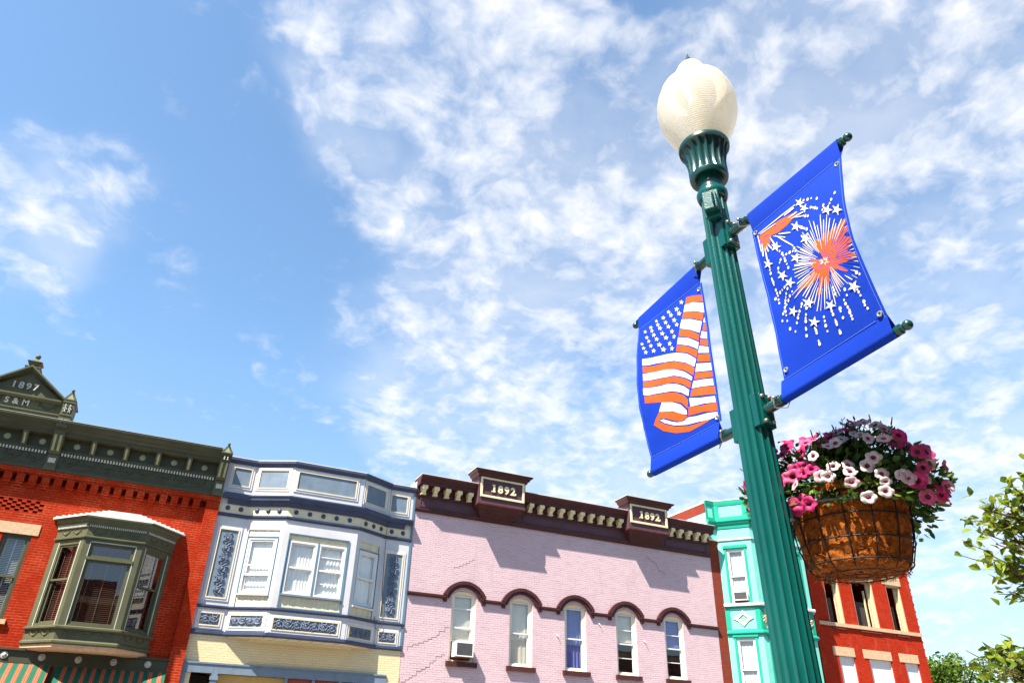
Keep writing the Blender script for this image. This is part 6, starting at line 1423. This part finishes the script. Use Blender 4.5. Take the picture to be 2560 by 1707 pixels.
def near_tree():
    B = (6.15, 2.35, .15); rnd = random.Random(21)
    r = empty('leafy_tree', B, 'young street tree reaching its leafy branches in from the right edge', 'tree')
    BARK = paint('young_bark', (.13, .075, .055), .8, .2, scale=12, bump=.3)
    t = MB(WORLD); lv = []
    trunk = [(6.15, 2.35, .15), (6.17, 2.36, 1.2), (6.13, 2.38, 2.0), (6.2, 2.4, 2.9), (6.15, 2.45, 3.7)]
    t.tube(trunk, [.075, .062, .05, .035, .015], 0, 10)
    def twig(a, b, r0, depth, n_leaf):
        a, b = Vector(a), Vector(b); pts = [a]; k = 6; d = b-a
        for i in range(1, k+1): pts.append(a+d*(i/k)+Vector((rnd.gauss(0, .025), rnd.gauss(0, .025), rnd.gauss(0, .02)+.05*math.sin(PI*i/k)))*min(1, d.length))
        t.tube([tuple(p) for p in pts], [r0*(1-.7*i/k) for i in range(k+1)], 0, 6)
        for i in range(int(n_leaf*2.5)):
            s = rnd.uniform(.5, 1) if d.length > .8 else rnd.uniform(.15, 1); j = min(k-1, int(s*k)); p = pts[j].lerp(pts[j+1], s*k-j); lv.append((p, d.normalized()))
        if depth:
            for i in range(4 if depth > 1 else 3):
                s = rnd.uniform(.35, .95); j = min(k-1, int(s*k)); p = pts[j].lerp(pts[j+1], s*k-j)
                e = p+(d.normalized()+Vector((rnd.gauss(0, .6), rnd.gauss(0, .6), rnd.gauss(.15, .5)))).normalized()*min(.45, d.length*rnd.uniform(.2, .36))
                twig(p, e, r0*.45, depth-1, int(n_leaf*.8)+2)
    for a, b, r0, dp, nl in NEAR_BRANCHES:
        b = (b[0]+.11, b[1], b[2]); twig(a, b, r0, dp, 2); d = (Vector(b)-Vector(a)).normalized()
        for i in range(nl):
            q = Vector(b)+Vector((rnd.gauss(.05, .065), rnd.gauss(0, .06), rnd.gauss(0, .05))); lv.append((q, d))
            t.tube([tuple(Vector(b)-d*.05), tuple((Vector(b)+q)/2+Vector((0, 0, .006))), tuple(q)], [.0016, .0012, .0008], 0, 4)
    # the rest of the crown, outside the picture to the right
    for i in range(26):
        z = rnd.uniform(1.9, 3.6); a = rnd.uniform(-1.9, 1.3); L = rnd.uniform(.7, 1.3)
        twig((6.15, 2.4, z), (6.15+L*math.cos(a), 2.4+L*math.sin(a), z+rnd.uniform(.1, .6)), .02, 1, 10)
    t.build('trunk', BARK, r, B, smooth=True)
    m = MB(WORLD); tree_leafs(m, lv+lv[::2], rnd, .064, .023, 3, .016)
    m.build('crown', [leaf_mat('spring_leaf', (.20, .28, .018), .45), leaf_mat('fresh_leaf', (.28, .34, .028), .48), leaf_mat('deep_leaf', (.11, .17, .016), .42)], r, B)
# branch lines: start, end, radius, forks, leaves
NEAR_BRANCHES = [
 ((6.15, 2.37, 2.25), (4.3, 2.74, 2.86), 0.011, 0, 5),
 ((6.15, 2.37, 2.31), (4.62, 2.79, 2.97), 0.015, 1, 22),
 ((6.15, 2.37, 2.36), (4.53, 2.76, 3.06), 0.015, 1, 14),
 ((6.15, 2.37, 2.37), (4.78, 2.74, 3.09), 0.015, 1, 24),
 ((6.15, 2.37, 2.23), (4.42, 2.75, 2.82), 0.011, 0, 2),
 ((6.15, 2.37, 2.25), (4.73, 2.81, 2.87), 0.015, 1, 16),
 ((6.15, 2.37, 2.14), (4.51, 2.78, 2.66), 0.015, 1, 16),
 ((6.15, 2.37, 2.17), (4.75, 2.82, 2.72), 0.015, 1, 20),
 ((6.15, 2.37, 2.12), (4.71, 2.83, 2.62), 0.015, 1, 18),
 ((6.15, 2.37, 2.07), (4.6, 2.83, 2.53), 0.011, 0, 7),
 ((6.15, 2.37, 2.48), (5.0, 2.73, 3.28), 0.015, 1, 18),
 ((6.15, 2.37, 2.34), (4.87, 2.77, 3.03), 0.015, 1, 24),
 ((6.15, 2.37, 2.21), (4.84, 2.81, 2.8), 0.015, 1, 24),
 ((6.15, 2.37, 2.12), (4.85, 2.84, 2.63), 0.015, 1, 18),
 ((6.15, 2.36, 1.6), (3.9, 2.63, 2.12), 0.011, 0, 9),
 ((6.15, 2.36, 1.5), (4.03, 2.61, 2.14), 0.015, 1, 18),
 ((6.15, 2.36, 1.55), (4.15, 2.6, 2.11), 0.015, 1, 18),
 ((6.15, 2.36, 1.6), (3.87, 2.54, 2.03), 0.015, 1, 13),
 ((6.15, 2.36, 1.5), (4.07, 2.55, 2.03), 0.015, 1, 18),
 ((6.15, 2.36, 1.55), (4.05, 2.57, 2.08), 0.015, 1, 18),
]
near_tree()
def far_tree():
    B = (48.7, 34.4, 0); rnd = random.Random(8)
    r = empty('round_tree', B, 'round bushy green tree far behind the corner building', 'tree')
    t = MB(WORLD); t.tube([(48.7, 34.4, 0), (48.8, 34.4, 2), (48.7, 34.5, 4), (48.8, 34.4, 6)], [.3, .25, .2, .1], 0, 10)
    for k in range(9): a = k*2.4; t.tube([(48.7, 34.4, 2.2+k*.35), (48.7+1.2*math.cos(a), 34.4+1.2*math.sin(a), 3.6+k*.4), (48.7+2.3*math.cos(a), 34.4+2.3*math.sin(a), 4.3+k*.42)], [.1, .07, .03], 0, 6)
    t.build('trunk', paint('old_bark', (.10, .07, .05), .9), r, B, smooth=True)
    m = MB(WORLD); cl = []
    for k in range(46):
        a = rnd.uniform(0, 2*PI); e = rnd.uniform(-.5, 1.4); R = rnd.uniform(.6, 1)
        cl.append((Vector((48.7+3.3*R*math.cos(e)*math.cos(a), 34.4+3.3*R*math.cos(e)*math.sin(a), 5.0+3.0*R*math.sin(e))), rnd.uniform(.6, 1.1)))
    for c, R in cl:
        for k in range(130):
            d = Vector((rnd.gauss(0, 1), rnd.gauss(0, 1), rnd.gauss(.2, 1))).normalized(); p = c+d*R*rnd.uniform(.55, 1)
            u = d.orthogonal().normalized(); v = d.cross(u); an = rnd.uniform(0, 6); u, v = u*math.cos(an)+v*math.sin(an), v*math.cos(an)-u*math.sin(an); s = rnd.uniform(.08, .16); tilt = d*rnd.uniform(-.6, .6)*s
            m.add([tuple(p-u*s), tuple(p+v*s*.6+tilt), tuple(p+u*s), tuple(p-v*s*.6-tilt)], [(0, 1, 2, 3)], rnd.choice((0, 0, 1, 2)))
    m.build('crown', [leaf_mat('maple_leaf', (.09, .16, .015)), leaf_mat('pale_maple_leaf', (.15, .23, .02)), leaf_mat('deep_maple_leaf', (.05, .10, .012))], r, B)  # three leaf greens mixed at random
far_tree()

# ================================================================== ground, street, the far side
def flat(name, x0, x1, y0, y1, z, mat_, z0=None):
    m = MB(WORLD)
    if z0 is None: m.add([(x0, y0, z), (x1, y0, z), (x1, y1, z), (x0, y1, z)], [(0, 1, 2, 3)])
    else: m.box(x0, x1, y0, y1, z0, z)
    return tag(m.build(name, mat_), kind='structure')
flat('ground', -1500, 1500, -1500, 1500, -.02, paint('field_ground', (.09, .10, .055), .9, .15, scale=.3))
flat('road', -300, 300, 7.0, 18.6, 0, paint('asphalt', (.055, .055, .057), .85, .15, scale=2, bump=.2))
CONC = paint('pavement_concrete', (.34, .32, .29), .85, .12, scale=1.5, bump=.15)
flat('pavement', -300, 300, 18.75, 23.9, .15, CONC, -.01); flat('pavement', -300, 300, -4.0, 6.85, .15, CONC, -.01)
flat('kerb', -300, 300, 18.6, 18.748, .152, paint('kerb_stone', (.38, .37, .35), .85), -.01); flat('kerb', -300, 300, 6.852, 7.0, .152, paint('kerb_stone', (.38, .37, .35), .85), -.01)
m = MB(WORLD)
for y in (12.70, 12.90): m.add([(-300, y-.05, .004), (300, y-.05, .004), (300, y+.05, .004), (-300, y+.05, .004)], [(0, 1, 2, 3)])
tag(m.build('road_marking', paint('yellow_road_paint', (.62, .42, .05), .7)), kind='structure')

def far_side():
    B = (4, -4.2, 0); r = empty('brick_shop_row', B, 'plain brown brick shop row across the street, seen only mirrored in the windows', 'building')
    m = MB(WORLD); m.box(-40, 46, -16, -4.2, .0, 9.3); m.box(-9, -2, -4.5, -4.19, 9.3, 10.1); m.box(12, 17, -4.5, -4.19, 9.3, 9.9)
    m.build('wall', brick('far_brick', (.22, .07, .04), (.17, .05, .03), (.2, .12, .09), .5), r, B)
    m = MB(WORLD); m.box(-40, 46, -4.19, -3.8, 8.7, 9.1); m.build('cornice', STONE, r, B)
    for k in range(24):
        x = -38+k*3.5; m = MB(WORLD); m.box(x, x+1.1, -4.19, -4.15, 5.0, 7.2); m.build('window', ROOM, r, B)
far_side()
# ================================================================== light, sky, camera
SUN = Vector((-2.0, -1.0, 3.3)).normalized()
L = bpy.data.lights.new('sun', 'SUN'); L.energy = SUN_E; L.angle = math.radians(.53); L.color = (1.0, .93, .82)
lo = bpy.data.objects.new('sun', L); COL.objects.link(lo); lo.rotation_euler = SUN.to_track_quat('Z', 'Y').to_euler(); lo.location = (-20, -10, 33)
w = bpy.data.worlds.new('World'); sc.world = w; w.use_nodes = True; nt = w.node_tree; bg = nt.nodes['Background']
sky = nt.nodes.new('ShaderNodeTexSky'); sky.sky_type = 'NISHITA'; sky.sun_disc = False; sky.sun_elevation = math.asin(SUN.z); sky.sun_rotation = math.atan2(SUN.x, SUN.y)
sky.air_density = 1.0; sky.dust_density = .6; sky.ozone_density = 2.2; sky.altitude = 200
g = nt.nodes.new('ShaderNodeTexCoord').outputs['Generated']
nrm = nt.nodes.new('ShaderNodeVectorMath'); nrm.operation = 'NORMALIZE'; lk(nt, g, nrm.inputs[0]); dirv = nrm.outputs[0]
sx = nt.nodes.new('ShaderNodeSeparateXYZ'); lk(nt, dirv, sx.inputs[0])
def M(op, a, b=None, c=None):
    n = nt.nodes.new('ShaderNodeMath'); n.operation = op
    for i, q in enumerate((a, b, c)):
        if q is None: continue
        if isinstance(q, (int, float)): n.inputs[i].default_value = q
        else: lk(nt, q, n.inputs[i])
    return n.outputs[0]
zc = M('MAXIMUM', sx.outputs[2], 0.0); dn = M('ADD', zc, .22)
px_, py_ = M('DIVIDE', sx.outputs[0], dn), M('DIVIDE', sx.outputs[1], dn)
cb = nt.nodes.new('ShaderNodeCombineXYZ'); lk(nt, px_, cb.inputs[0]); lk(nt, py_, cb.inputs[1])
def warp(vec, scale, amt):
    a = noise_node(nt, vec, scale, 4); c_ = nt.nodes.new('ShaderNodeVectorMath'); c_.operation = 'SUBTRACT'; lk(nt, a.outputs['Color'], c_.inputs[0]); c_.inputs[1].default_value = (.5, .5, .5)
    s_ = nt.nodes.new('ShaderNodeVectorMath'); s_.operation = 'SCALE'; lk(nt, c_.outputs[0], s_.inputs[0]); s_.inputs['Scale'].default_value = amt
    o_ = nt.nodes.new('ShaderNodeVectorMath'); lk(nt, vec, o_.inputs[0]); lk(nt, s_.outputs[0], o_.inputs[1]); return o_.outputs[0]
dw_ = warp(dirv, 5.0, .11); dn_ = nt.nodes.new('ShaderNodeVectorMath'); dn_.operation = 'NORMALIZE'; lk(nt, dw_, dn_.inputs[0]); dwarp = dn_.outputs[0]
# cloud layer: where there is cloud at all (patches over the town), broken up by noise
cov = None
for x, y, z, rad, wt in CLOUD_PATCHES:
    d = nt.nodes.new('ShaderNodeVectorMath'); d.operation = 'DOT_PRODUCT'; lk(nt, dwarp, d.inputs[0]); d.inputs[1].default_value = (x, y, z)
    mr = nt.nodes.new('ShaderNodeMapRange'); mr.interpolation_type = 'SMOOTHSTEP'; lk(nt, d.outputs['Value'], mr.inputs['Value'])
    mr.inputs['From Min'].default_value = math.cos(math.radians(rad*2.1)); mr.inputs['From Max'].default_value = 1.0; mr.inputs['To Max'].default_value = wt
    cov = mr.outputs['Result'] if cov is None else M('ADD', cov, mr.outputs['Result'])
cov = M('MINIMUM', cov, .40)
vec = warp(cb.outputs[0], 4.0, .12)
n1 = noise_node(nt, vec, 6.0, 6, .55); n2 = noise_node(nt, vec, 24.0, 8, .58)
vo = nt.nodes.new('ShaderNodeTexVoronoi'); vo.feature = 'SMOOTH_F1'; vo.inputs['Scale'].default_value = 15.0; vo.inputs['Smoothness'].default_value = .8; lk(nt, warp(vec, 11.0, .07), vo.inputs['Vector'])
puff = M('SUBTRACT', .62, vo.outputs['Distance'])
f = M('ADD', M('ADD', M('MULTIPLY', n1.outputs['Fac'], .95), M('MULTIPLY', n2.outputs['Fac'], .32)), M('MULTIPLY', puff, .30))
s_ = M('ADD', f, M('MULTIPLY', cov, 1.0))
den = nt.nodes.new('ShaderNodeMapRange'); den.interpolation_type = 'SMOOTHSTEP'; lk(nt, s_, den.inputs['Value']); den.inputs['From Min'].default_value = CL_LO; den.inputs['From Max'].default_value = CL_HI
den = M('MULTIPLY', den.outputs['Result'], .92)
vn = noise_node(nt, vec, 3.2, 5, .6); den = M('MAXIMUM', den, M('MULTIPLY', M('MULTIPLY', M('MULTIPLY', cov, cov), VEIL), ramp(nt, vn.outputs['Fac'], .25, .66)))
haze = M('MULTIPLY', ramp(nt, sx.outputs[2], .45, .0, 0., 1.), HAZE); den = M('MAXIMUM', den, M('POWER', haze, 1.3))
tint = mixc(nt, 1.0, sky.outputs[0], mixc(nt, ramp(nt, sx.outputs[2], 0., .42), HOR_TINT, SKY_TINT), 'MULTIPLY')
cl = mixc(nt, ramp(nt, n2.outputs['Fac'], .3, .7), tuple(CLOUD*q for q in (.86, .89, .95)), tuple(CLOUD*q for q in (1, .985, .965)))
col = mixc(nt, den, tint, cl); lk(nt, col, bg.inputs['Color']); bg.inputs['Strength'].default_value = SKY_S
sc.view_settings.view_transform = 'Standard'; sc.view_settings.look = 'None'; sc.view_settings.exposure = EXPO; sc.view_settings.gamma = 1
cam = bpy.data.cameras.new('camera'); co_ = bpy.data.objects.new('camera', cam); COL.objects.link(co_)
cam.sensor_fit = 'HORIZONTAL'; cam.sensor_width = 36; cam.lens = 25.5526; cam.clip_end = 5000; cam.clip_start = .05
yaw, pitch, roll = .4339599, .5200770, .0297399
fw = Vector((math.sin(yaw)*math.cos(pitch), math.cos(yaw)*math.cos(pitch), math.sin(pitch))); rt = Vector((math.cos(yaw), -math.sin(yaw), 0)); upv = rt.cross(fw)
r2 = rt*math.cos(roll)+upv*math.sin(roll); u2 = upv*math.cos(roll)-rt*math.sin(roll)
co_.matrix_world = Matrix(((r2.x, u2.x, -fw.x, 0), (r2.y, u2.y, -fw.y, 0), (r2.z, u2.z, -fw.z, 1.6), (0, 0, 0, 1)))
sc.camera = co_; sc.render.engine = 'CYCLES'
sc.cycles.max_bounces = 8; sc.cycles.transparent_max_bounces = 16; sc.cycles.sample_clamp_indirect = 6
